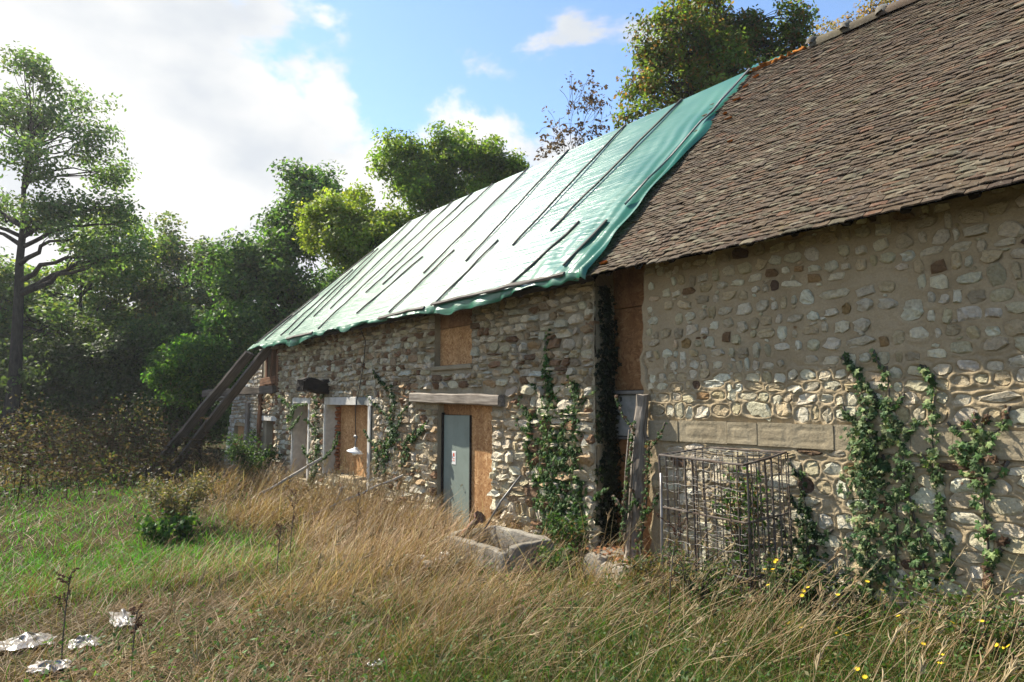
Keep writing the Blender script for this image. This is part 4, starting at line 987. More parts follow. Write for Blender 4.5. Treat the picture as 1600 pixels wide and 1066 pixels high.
g = at_g(592, 1046); crumple('plastic_bag', 'small dark crumpled plastic bag in the grass at bottom centre', 'bag', g, .08, .07, .08, M['darkplastic'], 440)
RUB = ((655, 872, .09, 'flat lump of white chalk rubble left of the trough, in the middle of its heap'), (668, 880, .07, 'small white chalk lump nearest the camera in the heap beside the trough'), (692, 868, .11, 'largest white chalk lump in the heap, beside the trough corner'), (638, 868, .06, 'leftmost small chalk lump in the heap left of the trough'))
for k, (px, py, s_, lab) in enumerate(RUB):
    g = at_g(px, py+10); V, Q, T = stone_unit(rng); o = obj('rubble_lump', mesh_np('rubble_lump', V*np.array([s_*1.5, s_*.6, s_])+g+np.array([0, 0, .06]), [Q, T], M['chalk'], None, False))
    tag(o, lab, 'rubble', 'chalk rubble beside the trough')
# ------------------------------------------------------------------ trees and shrubs
def leaf_cloud(C, nrm, size, col, r, aspect=.55, bend=.25):
    """diamond-shaped leaves: centres C, normals nrm (unit-ish), sizes, colours -> vertices, quads-as-two-triangles"""
    n = len(C); nrm = nrm/np.linalg.norm(nrm, axis=1)[:, None]
    t = r.normal(0, 1, (n, 3)); t[:, 2] -= .4; t -= nrm*(t*nrm).sum(1)[:, None]; t /= np.linalg.norm(t, axis=1)[:, None]+1e-9
    b = np.cross(nrm, t); s = size[:, None]
    V = np.stack([C-t*s*.5, C+b*s*aspect*.5-nrm*s*bend*.3, C+t*s*.5-nrm*s*bend*.5, C-b*s*aspect*.5-nrm*s*bend*.3], 1).reshape(-1, 3)
    k = np.arange(n)*4; T = np.concatenate([np.stack([k, k+1, k+2], -1), np.stack([k, k+2, k+3], -1)])
    return V, T, np.repeat(col, 4, 0)
def leaf_cols(n, r, base, var=.25, alt=None, altp=0.0):
    c = np.tile(np.array(base), (n, 1))
    if alt is not None:
        m = r.random(n) < altp; c[m] = np.array(alt)
    return np.clip(c*(1+r.normal(0, var, (n, 1)))*(1+r.normal(0, .06, (n, 3))), .004, .6)
def tree(name, label, cat, base, lobes, n_cl, n_lf, leaf, base_col, alt=None, altp=0., trunk_r=.2, trunk_top=None, cl_r=.55, seed=0, bark='bark', group=None, twig=1.0, shell=.45, lean=(0, 0)):
    """base: (x, y) on the ground; lobes: (dx, dy, z, rx, ry, rz) make the crown's outline"""
    r = np.random.default_rng(seed); bz = float(gz(*base)); t = thing(name, label, cat, (base[0], base[1], bz), group)
    sub = []
    for (dx, dy, z, rx, ry, rz) in lobes:
        if rx < .75: sub.append((dx, dy, z, rx, ry, rz)); continue
        for q in range(4):
            d = r.normal(0, 1, 3); d /= np.linalg.norm(d); e = r.uniform(.42, .68); k = r.uniform(.40, .66); sub.append((dx+d[0]*rx*k, dy+d[1]*ry*k, z+d[2]*rz*k, rx*e, ry*e, rz*e*.9))
    B = np.array([base[0], base[1], bz]); L = np.array(sub, float)
    top = trunk_top or L[:, 2].max()*.82
    k = 9; tt = np.linspace(0, 1, k)
    tp = B+np.stack([lean[0]*tt+.012*top*np.cumsum(r.normal(0, 1, k))*.5, lean[1]*tt+.012*top*np.cumsum(r.normal(0, 1, k))*.5, top*tt-.15*(tt == 0)], -1)
    rad = trunk_r*(1-.82*tt)*(1+.35*np.exp(-tt*14)); wood = MB(); wood.add(*tube_vf(tp, rad, 9))
    def on_trunk(z):
        f = np.clip((z-bz)/top, 0, 1); return np.array([np.interp(f, tt, tp[:, i]) for i in range(3)]), float(np.interp(f, tt, rad))
    vol = L[:, 3]*L[:, 4]*L[:, 5]; cnt = np.maximum(3, (n_cl*vol**.72/(vol**.72).sum()).astype(int))
    LV, LT, LC = [], [], []; nv = 0
    for (dx, dy, z, rx, ry, rz), c in zip(L, cnt):
        ctr = B+np.array([dx, dy, z-0]); st, sr = on_trunk(max(.25*top, z-rz*.9-.25*math.hypot(dx, dy)))
        mid = (st+ctr)/2+np.array([0, 0, .12*np.linalg.norm(ctr-st)])+r.normal(0, .1, 3)
        limb = bez(st, mid, ctr, 8)+np.concatenate([np.zeros((1, 3)), r.normal(0, .06, (7, 3))]); lr = min(sr*.7, trunk_r*.45)
        wood.add(*tube_vf(limb, np.linspace(lr, lr*.25, 8), 6))
        d = r.normal(0, 1, (c, 3)); d /= np.linalg.norm(d, axis=1)[:, None]; q = (shell+(1-shell)*r.random((c, 1)))**.6*np.where(r.random((c, 1)) < .2, r.uniform(1.05, 1.3, (c, 1)), 1)
        cc = ctr+d*q*np.array([rx, ry, rz])
        for p in cc:
            a = limb[r.integers(3, 8)]; m = (a+p)/2+r.normal(0, .12, 3)+np.array([0, 0, .1])
            if twig > 0 and r.random() < twig: wood.add(*tube_vf(bez(a, m, p, 5), np.linspace(lr*.22, .008, 5), 4, False))
        n = r.poisson(n_lf*r.uniform(.55, 1.4, c)); P = np.repeat(cc, n, 0); outw = np.repeat(d, n, 0)
        off = r.normal(0, 1, (len(P), 3)); off /= np.linalg.norm(off, axis=1)[:, None]; off *= (r.random((len(P), 1))**.5)*cl_r*np.array([1, 1, .75])
        nr = outw*.75+r.normal(0, .6, (len(P), 3))+np.array([0, 0, .65])
        tone = np.repeat(np.clip(r.normal(1, .2, c), .5, 1.6), n)[:, None]
        V, T, C = leaf_cloud(P+off, nr, leaf*r.uniform(.65, 1.3, len(P)), leaf_cols(len(P), r, base_col, .22, alt, altp)*tone, r)
        LV.append(V); LT.append(T+nv); LC.append(C); nv += len(V)
    obj('trunk', wood.mesh('trunk', M[bark]), t)
    if nv: obj('crown', mesh_np('crown', np.concatenate(LV), LT, M['leaf'], np.concatenate(LC), False), t)
    return t
def bx(px, dist):
    """point at a distance along the level ray through column px"""
    d = FWD+RIGHT*(px-800)/1067; d = d*np.array([1, 1, 0]); d /= (d @ np.array([FWD[0], FWD[1], 0]))/math.cos(PITCH); return CAM[0]+d[0]*dist, CAM[1]+d[1]*dist
def lob(base, items, dist):
    """lobes given as (px, py, radius px, radius px vertical, depth offset) seen at a distance"""
    out = []; k = dist/1067
    for px, py, rx, rz, dd in items:
        p = bx(px, dist+dd); kk = (dist+dd)/1067
        out.append((p[0]-base[0], p[1]-base[1], 1.75+(630-py)*kk-float(gz(*base)), rx*kk, rx*kk, rz*kk))
    return out
G_YEL, G_ASH = (.175, .225, .030), (.105, .165, .050)
def T(name, label, cat, px, dist, items, *a, **k):
    b = bx(px, dist); return tree(name, label, cat, b, lob(b, items, dist), *a, **k)
GB = 'trees behind the cottage'
T('ash_tree', 'tall airy tree with bare dark trunk at the left edge', 'tree', 14, 24, [(10, 150, 70, 70, 0), (85, 150, 60, 45, 1), (135, 195, 55, 40, 0), (60, 230, 75, 55, -1), (140, 250, 40, 30, 1), (-60, 180, 80, 90, 0), (90, 320, 90, 35, 0), (170, 320, 40, 40, 0), (20, 95, 40, 30, 0), (-70, 330, 80, 70, 0), (150, 380, 90, 40, -1)], 170, 105, .15, G_ASH, (.14, .17, .04), .15, trunk_r=.27, trunk_top=11.2, cl_r=.66, seed=501, shell=.3)
T('hedge_tree', 'mid green bushy tree behind the tall tree, left of the dark oak', 'tree', 120, 29, [(60, 430, 90, 70, 0), (150, 420, 90, 80, 1), (205, 400, 70, 70, 0), (110, 510, 110, 80, 0), (20, 510, 90, 80, 0), (200, 500, 80, 80, 0), (-60, 450, 80, 90, 0)], 190, 160, .20, (.105, .165, .040), (.21, .24, .055), .2, trunk_r=.22, cl_r=.8, seed=502)
T('hedge_tree', 'olive green rounded tree between the left trees and the dark oak', 'tree', 270, 32, [(250, 400, 55, 50, 0), (290, 390, 60, 50, 0), (330, 410, 50, 55, 0), (280, 480, 90, 80, 0), (220, 500, 70, 80, 0), (340, 500, 60, 80, 0)], 160, 160, .20, (.100, .135, .045), (.18, .15, .055), .15, trunk_r=.22, cl_r=.8, seed=503)
T('oak_tree', 'dark green oak rising behind the left end of the tarpaulin', 'tree', 430, 25, [(480, 300, 50, 45, 0), (430, 330, 55, 50, 0), (400, 380, 60, 60, 0), (480, 380, 70, 60, 0), (350, 430, 50, 50, 0), (420, 460, 80, 60, 0), (510, 310, 25, 50, 1), (360, 520, 70, 60, -1), (540, 440, 70, 70, 2), (440, 530, 70, 50, 0)], 270, 190, .17, (.072, .138, .034), (.14, .21, .045), .2, trunk_r=.26, cl_r=.66, seed=504, group=GB)
T('leafy_bush', 'sunlit green bush behind the raking props', 'bush', 320, 23, [(330, 560, 60, 50, 0), (370, 510, 45, 40, 0), (290, 590, 55, 50, 0), (360, 600, 60, 50, 0), (380, 570, 50, 50, 1)], 120, 210, .15, (.060, .130, .024), (.13, .21, .035), .25, trunk_r=.08, cl_r=.55, seed=505)
T('leafy_bush', 'dark bush in deep shade left of the sunlit bush', 'bush', 170, 27, [(120, 590, 80, 60, 0), (190, 570, 70, 70, 0), (190, 640, 80, 50, 0), (250, 560, 60, 70, 2), (110, 640, 80, 40, 0)], 150, 260, .17, (.075, .105, .036), None, 0, trunk_r=.08, cl_r=.75, seed=506)
T('leafy_bush', 'dark bush at the foot of the tall tree on the left edge', 'bush', -10, 26, [(40, 590, 80, 60, 0), (-50, 580, 80, 80, 0), (20, 640, 90, 50, 0), (-60, 640, 80, 50, 0)], 130, 240, .17, (.075, .105, .036), None, 0, trunk_r=.08, cl_r=.75, seed=516)
T('leafy_bush', 'dark green bush below the oak, beside the ruined wall', 'bush', 300, 26, [(270, 620, 60, 50, 0), (320, 640, 60, 40, 0), (250, 540, 60, 60, 1), (300, 530, 60, 60, 2)], 110, 240, .16, (.070, .115, .034), None, 0, trunk_r=.08, cl_r=.7, seed=517)
T('acacia_tree', 'yellow-green feathery tree, lower and left of its neighbour behind the tarpaulin', 'tree', 560, 21, [(530, 320, 52, 48, 0), (580, 360, 60, 60, 0), (505, 350, 38, 45, 0), (600, 430, 60, 60, 0), (540, 390, 60, 50, 0)], 190, 170, .125, G_YEL, (.26, .28, .04), .25, trunk_r=.17, cl_r=.46, seed=507, group=GB)
T('acacia_tree', 'tallest light green feathery tree behind the middle of the tarpaulin', 'tree', 705, 22, [(615, 232, 50, 46, 0), (640, 290, 70, 62, 0), (720, 226, 56, 46, 0), (775, 245, 58, 46, 0), (700, 300, 80, 60, 0), (800, 285, 55, 55, 0), (660, 370, 80, 60, 0), (680, 215, 40, 30, 0)], 300, 165, .125, (.130, .200, .030), (.22, .26, .04), .25, trunk_r=.2, cl_r=.48, seed=508, group=GB)
T('bare_tree', 'thin tree with few brown withered leaf clusters behind the ridge', 'tree', 905, 20, [(905, 130, 35, 30, 0), (930, 130, 25, 35, 0), (870, 190, 30, 30, 0), (900, 200, 45, 40, 0), (945, 170, 25, 45, 0), (860, 225, 25, 20, 0)], 110, 7, .13, (.060, .036, .026), (.09, .05, .035), .3, trunk_r=.07, cl_r=.22, seed=509, bark='bark2', group=GB)
T('maple_tree', 'large tree turning rusty with green and ochre leaves, behind the ridge', 'tree', 1110, 17, [(1080, 40, 90, 65, 0), (1180, 30, 90, 65, 0), (1240, 85, 66, 55, 0), (1130, 110, 90, 65, 0), (1040, 110, 60, 65, 0), (1025, 180, 62, 42, 0), (1120, -60, 90, 70, 0), (998, 185, 30, 26, 0), (1258, 25, 56, 50, 0), (1180, 150, 95, 55, 0), (1035, 40, 45, 50, 0)], 380, 125, .12, (.120, .160, .028), (.24, .13, .036), .22, trunk_r=.24, cl_r=.42, seed=510, group=GB)
T('maple_tree', 'autumn-tinted tree peeping over the barn ridge, right of the large rusty tree', 'tree', 1400, 24, [(1340, 40, 40, 35, 0), (1400, 20, 60, 45, 0), (1460, -10, 60, 60, 0), (1380, 90, 60, 40, 0)], 110, 180, .12, (.13, .10, .025), (.22, .12, .03), .4, trunk_r=.22, cl_r=.55, seed=511, group=GB)
# the wood goes on behind as one mass
r = np.random.default_rng(530); n = 60000; pa = r.uniform(-700, 1000, n); dd = r.uniform(42, 62, n); cl = np.stack([(pa/46).round()*46+r.normal(0, 14, n), dd], -1)
P = np.array([bx(a_, d_) for a_, d_ in cl]); hh = (9.5+2.0*vnoise(cl[:, 0]*.02, cl[:, 1]*.2, 4))*r.random(n)**.75
V, T_, C = leaf_cloud(np.concatenate([P, hh[:, None]], 1), r.normal(0, .8, (n, 3))+np.array([.2, -.2, .7]), r.uniform(.3, .6, n), leaf_cols(n, r, (.085, .13, .045), .25, (.14, .16, .05), .2)*(1+.25*vnoise(cl[:, 0]*.05, hh*.6, 8))[:, None], r)
o = obj('woodland', mesh_np('woodland', V, [T_], M['leaf'], C, False)); tag(o, 'mass of woodland far behind the garden trees', 'wood', kind='stuff')
# scrub that goes on left of the view and behind the house, so that the place holds together
for k, (px, dd, s_, lab) in enumerate(((-260, 26, 1.0, 'dark hedge tree beyond the left edge of the lawn'), (660, 30, .8, 'dark green tree standing low behind the feathery trees'))):
    b = bx(px, dd); tree('hedge_tree', lab, 'tree', b, [(0, 0, 5.5*s_, 3*s_, 3*s_, 3*s_), (1.5, 1, 3.5*s_, 2.6, 2.6, 2.2), (-1.5, -1, 3.2*s_, 2.6, 2.6, 2.2)], 60, 150, .2, (.045, .085, .02), None, 0, trunk_r=.2, cl_r=.9, seed=520+k)

# ------------------------------------------------------------------ ivy
IVY_O = np.array([(0, .55), (.17, .18), (.48, .14), (.26, -.14), (.30, -.42), (0, -.30), (-.30, -.42), (-.26, -.14), (-.48, .14), (-.17, .18)])
def ivy_leaves(C, nrm, tip, size, col, lift=.12):
    n = len(C); nrm = nrm/np.linalg.norm(nrm, axis=1)[:, None]; tip = tip-nrm*(tip*nrm).sum(1)[:, None]; tip /= np.linalg.norm(tip, axis=1)[:, None]+1e-9; b = np.cross(nrm, tip)
    O = np.concatenate([[(0, 0)], IVY_O]); up = np.concatenate([[lift], np.zeros(10)])
    V = C[:, None]+size[:, None, None]*(O[None, :, 0, None]*b[:, None]+O[None, :, 1, None]*tip[:, None]+up[None, :, None]*nrm[:, None])
    k = np.arange(n)[:, None]*11; j = np.arange(10)[None, :]
    T_ = np.stack([np.broadcast_to(k, (n, 10)), k+1+(j+1) % 10, k+1+j], -1).reshape(-1, 3)
    return V.reshape(-1, 3), T_, np.repeat(col, 11, 0)
def ivy(label, paths, seed, size=.058, col=(.035, .075, .020), alt=(.10, .15, .05), altp=.2, wall='front', yw=0.0, xw=0.0, thick=.05, dens=1.0, dead=None):
    """paths: lists of (px, py, half-width in px) on the wall"""
    r = np.random.default_rng(seed); c0 = at_y(*paths[0][0][:2], yw); t = thing('ivy', label, 'ivy', c0, 'ivy strands on the walls')
    LV, LT, LC = [], [], []; nv = 0; stem = MB()
    if wall == 'front':
        ext = []
        for path in paths:
            for k in range(max(2, len(path))):
                q = path[r.integers(0, len(path)-1)]; w_ = r.uniform(2, 5)*size/.058; sd = r.choice([-1, 1]); l_ = r.uniform(12, 34)
                ext.append([(q[0]+sd*q[2]*.5, q[1]+12, w_), (q[0]+sd*(q[2]+l_*.5), q[1]-l_*.3, w_), (q[0]+sd*(q[2]+l_*.8), q[1]-l_*r.uniform(.5, 1.3), w_*.6)])
        paths = list(paths)+ext
    for path in paths:
        P = np.array([at_y(p[0], p[1], yw) for p in path]); hw = np.array([p[2]*np.linalg.norm(at_y(p[0], p[1], yw)-CAM)/1067*1.05 for p in path])
        if wall == 'side':
            P = np.array([(xw, p[0], p[1]) for p in path]); hw = np.array([p[2] for p in path])
        seg = np.linalg.norm(np.diff(P, axis=0), axis=1); cum = np.concatenate([[0], np.cumsum(seg)]); area = ((hw[1:]+hw[:-1])*seg).sum()
        n = int(dens*(area*900+cum[-1]*40)*(.058/size)**1.5)
        w = np.linspace(0, cum[-1], 200); ww = np.interp(w, cum, hw)+.015; f = np.cumsum(ww); u = np.interp(r.random(n)*f[-1], f, w)
        C = np.stack([np.interp(u, cum, P[:, i]) for i in range(3)], -1); lat = np.interp(u, cum, hw)*np.clip(r.normal(0, .5, n), -1.15, 1.15)
        wob = .35*np.interp(u, cum, hw)*vnoise(u*6, u*0+seed, seed); lat = lat+wob
        th = thick*np.minimum(1, np.interp(u, cum, hw)/.10+.25)*np.abs(r.normal(0, .7, n))+.012
        if wall == 'side':
            C[:, 1] += lat; C[:, 0] += th; nr = np.array([1., 0, 0])
        else:
            C[:, 0] += lat; C[:, 1] -= th; nr = np.array([0, -1., 0])
        N = nr+r.normal(0, .5, (n, 3))+np.array([-.10, 0, .35]); tip = np.array([0, 0, -1.])+r.normal(0, .55, (n, 3))
        cols = leaf_cols(n, r, col, .25, alt, altp)
        if dead is not None:
            m = r.random(n) < np.interp(u/cum[-1], [0, 1], dead[:2]); cols[m] = np.array((.105, .062, .036))*(1+r.normal(0, .2, (m.sum(), 1)))
        V, T_, Cc = ivy_leaves(C, N, tip, size*r.uniform(.4, 1.3, n), cols); LV.append(V); LT.append(T_+nv); LC.append(Cc); nv += len(V)
        q = P.copy(); q[:, 1 if wall == 'front' else 0] += (-.02 if wall == 'front' else .02)
        uu = np.linspace(0, cum[-1], max(6, int(cum[-1]/.12))); sp = np.stack([np.interp(uu, cum, q[:, i]) for i in range(3)], -1); sp[:, 0] += .012*vnoise(uu*5, uu*0, seed); stem.add(*tube_vf(sp, np.linspace(.004, .011, len(sp)), 5))
    obj('stem', stem.mesh('ivy_stem', M['bark2']), t); obj('foliage', mesh_np('ivy_foliage', np.concatenate(LV), LT, M['ivy'], np.concatenate(LC), False), t)
ivy('thick dark ivy column on the barn wall, leftmost of the main barn strands', [[(1345, 655, 8), (1352, 700, 26), (1358, 760, 28), (1358, 850, 26), (1362, 945, 18)], [(1342, 575, 3), (1352, 640, 6), (1368, 680, 12), (1378, 760, 14)]], 601, col=(.050, .088, .034), alt=(.16, .20, .09), altp=.35, dens=1.2, thick=.085)
ivy('ivy strand slanting down the barn wall just right of the thick column', [[(1388, 572, 4), (1392, 630, 10), (1404, 680, 15), (1418, 740, 12), (1430, 800, 13), (1442, 860, 15), (1446, 920, 15)], [(1402, 770, 4), (1404, 840, 6), (1398, 900, 5)]], 602, col=(.058, .100, .038), alt=(.18, .22, .10), altp=.35, thick=.08)
ivy('slender ivy strand on the barn wall, with gaps between its leaves', [[(1462, 588, 3), (1458, 660, 8), (1462, 720, 8), (1468, 790, 9), (1480, 850, 10), (1492, 905, 7)]], 603, dens=.9, col=(.065, .11, .04), alt=(.19, .23, .10), altp=.35, thick=.08)
ivy('rightmost ivy tuft on the barn wall trailing a brown withered tail', [[(1500, 668, 6), (1515, 710, 18), (1535, 750, 16), (1540, 800, 9), (1545, 870, 7), (1548, 945, 6)], [(1525, 668, 5), (1535, 700, 12), (1540, 760, 14)], [(1548, 675, 5), (1552, 720, 10)]], 604, dens=.8, dead=(-.9, .9), col=(.075, .13, .045), alt=(.19, .23, .10), altp=.3, thick=.08)
ivy('small ivy strand on the barn wall right of the steel cage', [[(1256, 738, 3), (1260, 790, 8), (1264, 840, 20), (1268, 900, 26)]], 605, col=(.03, .055, .02))
ivy('dense ivy climbing the cottage wall right of the door, left half', [[(862, 515, 3), (858, 560, 8), (860, 610, 14), (862, 680, 26), (862, 760, 30), (864, 860, 34)], [(835, 640, 6), (828, 690, 8), (840, 760, 10)]], 606, size=.062, col=(.045, .095, .025), alt=(.14, .20, .06), dens=1.7)
ivy('dense ivy climbing the cottage wall beside the dark gap, right half', [[(895, 588, 6), (905, 620, 14), (902, 700, 18), (906, 780, 20), (904, 860, 22)], [(884, 640, 8), (885, 740, 16), (886, 860, 18)]], 607, size=.062, col=(.042, .088, .025), alt=(.13, .19, .06), dens=1.7)
ivy('ivy in the reveal of the gap, coloured near black for its shade', [[(.12, 3.1, .08), (.14, 2.2, .14), (.15, 1.4, .18), (.15, .5, .18), (.15, .0, .18)]], 608, wall='side', xw=XR+.01, size=.065, col=(.012, .018, .009), alt=(.02, .03, .012), altp=.1, dens=2.4, thick=.07)  # leaf colours darkened to carry the shade of the reveal
ivy('loose ivy patch on the cottage wall between the wide window and the door', [[(612, 600, 4), (616, 640, 14), (612, 690, 20), (600, 740, 12)], [(596, 690, 8), (590, 740, 10)], [(640, 680, 8), (632, 730, 12)]], 609, size=.075, dens=.75)
ivy('narrow ivy strand on the wall between the two white windows', [[(496, 620, 4), (498, 660, 9), (497, 710, 12), (490, 760, 18)]], 610, size=.08, dens=.9, col=(.045, .09, .022))
ivy('ivy wound round the leaning post at the gap', [[(994, 660, 2), (986, 720, 4), (980, 790, 4), (974, 845, 5)], [(1016, 690, 4), (1016, 740, 6), (1012, 790, 4), (1002, 850, 6)]], 611, yw=-.27, size=.045, dens=1.2, dead=(.3, .3))
ivy('sprig of bright ivy across the narrow white window head', [[(450, 660, 8), (465, 634, 6), (482, 632, 4)]], 612, yw=-.06, size=.09, dens=.6, col=(.07, .13, .03))

# ------------------------------------------------------------------ grass
def blades(N, x, y, h, w, lean, ang, droop, col, r, k=4, tipdark=.0):
    """curved tapering blades; returns vertices, quads, triangles, colours"""
    t = np.linspace(0, 1, k+1); z0 = gz(x, y)-.02
    dx, dy = np.cos(ang), np.sin(ang)
    sa = ang+math.pi/2+r.normal(0, .9, N); sx, sy = np.cos(sa), np.sin(sa)
    V = np.zeros((N, 2*k+1, 3)); C = np.zeros((N, 2*k+1, 3))
    for i, ti in enumerate(t):
        hor = h*(lean*ti+droop*ti*ti); ver = h*(ti*np.sqrt(np.maximum(.12, 1-np.minimum(lean, .9)**2))-.55*droop*ti*ti)
        px, py, pz = x+dx*hor, y+dy*hor, z0+np.maximum(ver, .015*ti)
        ww = w*(1-ti)**.6*.5
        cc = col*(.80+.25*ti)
        if i < k:
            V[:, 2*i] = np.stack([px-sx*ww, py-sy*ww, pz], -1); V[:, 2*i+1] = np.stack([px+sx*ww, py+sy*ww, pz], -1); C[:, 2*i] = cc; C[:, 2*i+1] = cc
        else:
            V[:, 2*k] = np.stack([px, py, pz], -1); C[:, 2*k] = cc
    b = np.arange(N)[:, None]*(2*k+1); j = np.arange(k-1)[None, :]*2
    Q = np.stack([b+j, b+j+1, b+j+3, b+j+2], -1).reshape(-1, 4); b = b[:, 0]; T_ = np.stack([b+2*k-2, b+2*k-1, b+2*k], -1)
    return V.reshape(-1, 3), Q, T_, C.reshape(-1, 3)
def scatter(n, rmin, rmax, r, a0=-46, a1=50, power=1.0):
    """points spread round the camera's side of the house: even in log distance so near ground is denser"""
    u = r.random(n); d = rmin*(rmax/rmin)**(u**power); a = np.radians(r.uniform(a0, a1, n)); yaw = math.atan2(FWD[1], FWD[0])
    x = CAM[0]+d*np.cos(yaw-a); y = CAM[1]+d*np.sin(yaw-a)
    return x, y, d
def clear_of(x, y):
    ok = ~((y > -.06) & (x > -17.0) & (x < 7.2) & (y < 5.6))
    ok &= ~((x > -2.32) & (x < -1.10) & (y > -1.05) & (y < -.3)); ok &= ~((x > -.66) & (x < .14) & (y > -.56) & (y < .3))
    return ok
def tan_field(x, y):
    """how dry and long the grass is, 0..1, from the place on the ground"""
    lawn = sstep(-2.6, -3.6, x)*sstep(-2.1, -2.9, y); n = (.38-.26*lawn)*fbm(x*.6, y*.6, 31, 3)-.06*lawn
    near_house = sstep(-3.0, -1.9, y)*sstep(.6, -1.0, x)
    flat_near = sstep(-2.9, -2.1, x)*sstep(-3.2, -3.7, y)*sstep(2.4, .8, x)
    mid = .62*sstep(-4.2, -2.8, x)*sstep(2.6, .8, x)
    right = .38*sstep(.8, 1.8, x)
    far = .55*sstep(-13, -16, x)
    return np.clip(np.maximum.reduce([near_house, .85*flat_near, mid, right, far])+n, 0, 1)
WIND = math.atan2(.75, .66)
def grow(n, kind, rmin, rmax, seed, **kw):
    r = np.random.default_rng(seed); x, y, d = scatter(n, rmin, rmax, r, **kw); tf = tan_field(x, y); ok = clear_of(x, y); clump = .5+.5*fbm(x*1.6, y*1.6, 44, 2)
    flat0 = sstep(-2.9, -2.1, x)*sstep(-3.3, -3.8, y)*sstep(2, .8, x)
    if kind == 'green': ok &= r.random(n) < np.clip(1.12-.95*tf, .10, 1)*(1-.75*flat0)
    elif kind == 'dry': ok &= r.random(n) < np.clip((tf-.12)*1.25, 0, 1)*(.12+.88*sstep(.36, .62, clump))
    elif kind == 'tall': ok &= r.random(n) < np.clip((tf-.3)*1.2, 0, 1)*sstep(.42, .68, clump)*(1-.85*sstep(-2.9, -2.1, x)*sstep(-3.3, -3.8, y))
    if kind != 'green': ok &= ~((x > -2.9) & (x < .7) & (y > -1.75) & (y < -.9) & (r.random(n) < .5))
    x, y, d, tf, clump = x[ok], y[ok], d[ok], tf[ok], clump[ok]; N = len(x); px_ = d*.0011
    if kind == 'green':
        lawn = sstep(-2.2, -3.4, x)*sstep(-2.0, -2.9, y)
        h = r.uniform(.07, .22, N)*(1+.9*clump)*(1-.25*lawn)*(1+.3*(x > .5)); w = np.maximum(r.uniform(.004, .009, N), px_*.9)
        c = np.stack([.060+.045*r.random(N), .18+.10*r.random(N), .012+.014*r.random(N)], -1)*np.where(lawn > .4, 1.12, np.where(x > -1.5, .55, .75))[:, None]
        olive = r.random(N) < .12+.45*(1-lawn); c[olive] = np.stack([.10+.05*r.random(olive.sum()), .10+.04*r.random(olive.sum()), .03*np.ones(olive.sum())], -1)
        return blades(N, x, y, h, w, np.abs(r.normal(.25, .2, N)), r.uniform(0, 6.283, N), r.uniform(.1, .7, N), c, r, 3)
    tan = np.array([(.30, .185, .090), (.36, .25, .14), (.22, .125, .060), (.46, .36, .22), (.15, .085, .042)])[r.choice(5, N, p=[.30, .24, .22, .12, .12])]*(1+r.normal(0, .12, (N, 1)))*(1+.45*fbm(x*.7, y*.7, 95, 3))[:, None]
    house = sstep(-2.6, -1.2, y)*sstep(.3, -1.5, x); flat = sstep(-2.9, -2.1, x)*sstep(-3.3, -3.8, y)*sstep(2, .8, x)
    ang = WIND+r.normal(0, 1.05, N)+1.2*fbm(x*.8, y*.8, 47, 2)
    if kind == 'thatch':
        h = r.uniform(.12, .38, N); w = np.maximum(r.uniform(.003, .006, N), px_*.75)
        return blades(N, x, y, h, w, r.uniform(.80, .97, N), r.uniform(0, 6.283, N), r.uniform(-.1, .25, N), tan*.85, r, 2)
    if kind == 'dry':
        h = r.uniform(.18, .50, N)*(1+.55*house)*(1-.5*flat)*(.62+.75*sstep(.3, .7, clump)); w = np.maximum(r.uniform(.003, .0065, N), px_*.75)
        return blades(N, x, y, h, w, np.clip(np.abs(r.normal(.45, .22, N))+.4*flat, 0, .93), ang, r.uniform(.1, .85, N), tan, r, 3)
    h = r.uniform(.5, .95, N)*(1-.35*flat); w = np.maximum(r.uniform(.0035, .0065, N), px_*.75)
    return blades(N, x, y, h, w, np.clip(np.abs(r.normal(.42, .2, N))+.35*flat, 0, .92), ang, r.uniform(.05, .45, N), tan*1.1, r, 4)
def stuff(name, label, cat, parts, mat):
    V, Qs, Ts, C = [], [], [], []; n = 0
    for v, q, t_, c in parts:
        V.append(v); C.append(c); Ts.append(t_+n)
        if len(q): Qs.append(q+n)
        n += len(v)
    o = obj(name, mesh_np(name, np.concatenate(V), Qs+Ts, mat, np.concatenate(C), False)); tag(o, label, cat, kind='stuff'); return o
stuff('green_grass', 'short bright green grass of the lawn and under the dry grass', 'grass', [grow(85000, 'green', 2.2, 11, 701), grow(50000, 'green', 8, 40, 702, a1=30)], M['grass'])
stuff('dry_grass', 'long lodged tan dry grass in front of the house', 'grass', [grow(85000, 'dry', 2.2, 11, 703), grow(60000, 'dry', 8, 26, 704, a1=15), grow(26000, 'tall', 2.6, 20, 705, a1=30), grow(60000, 'thatch', 2.2, 16, 706)], M['straw'])
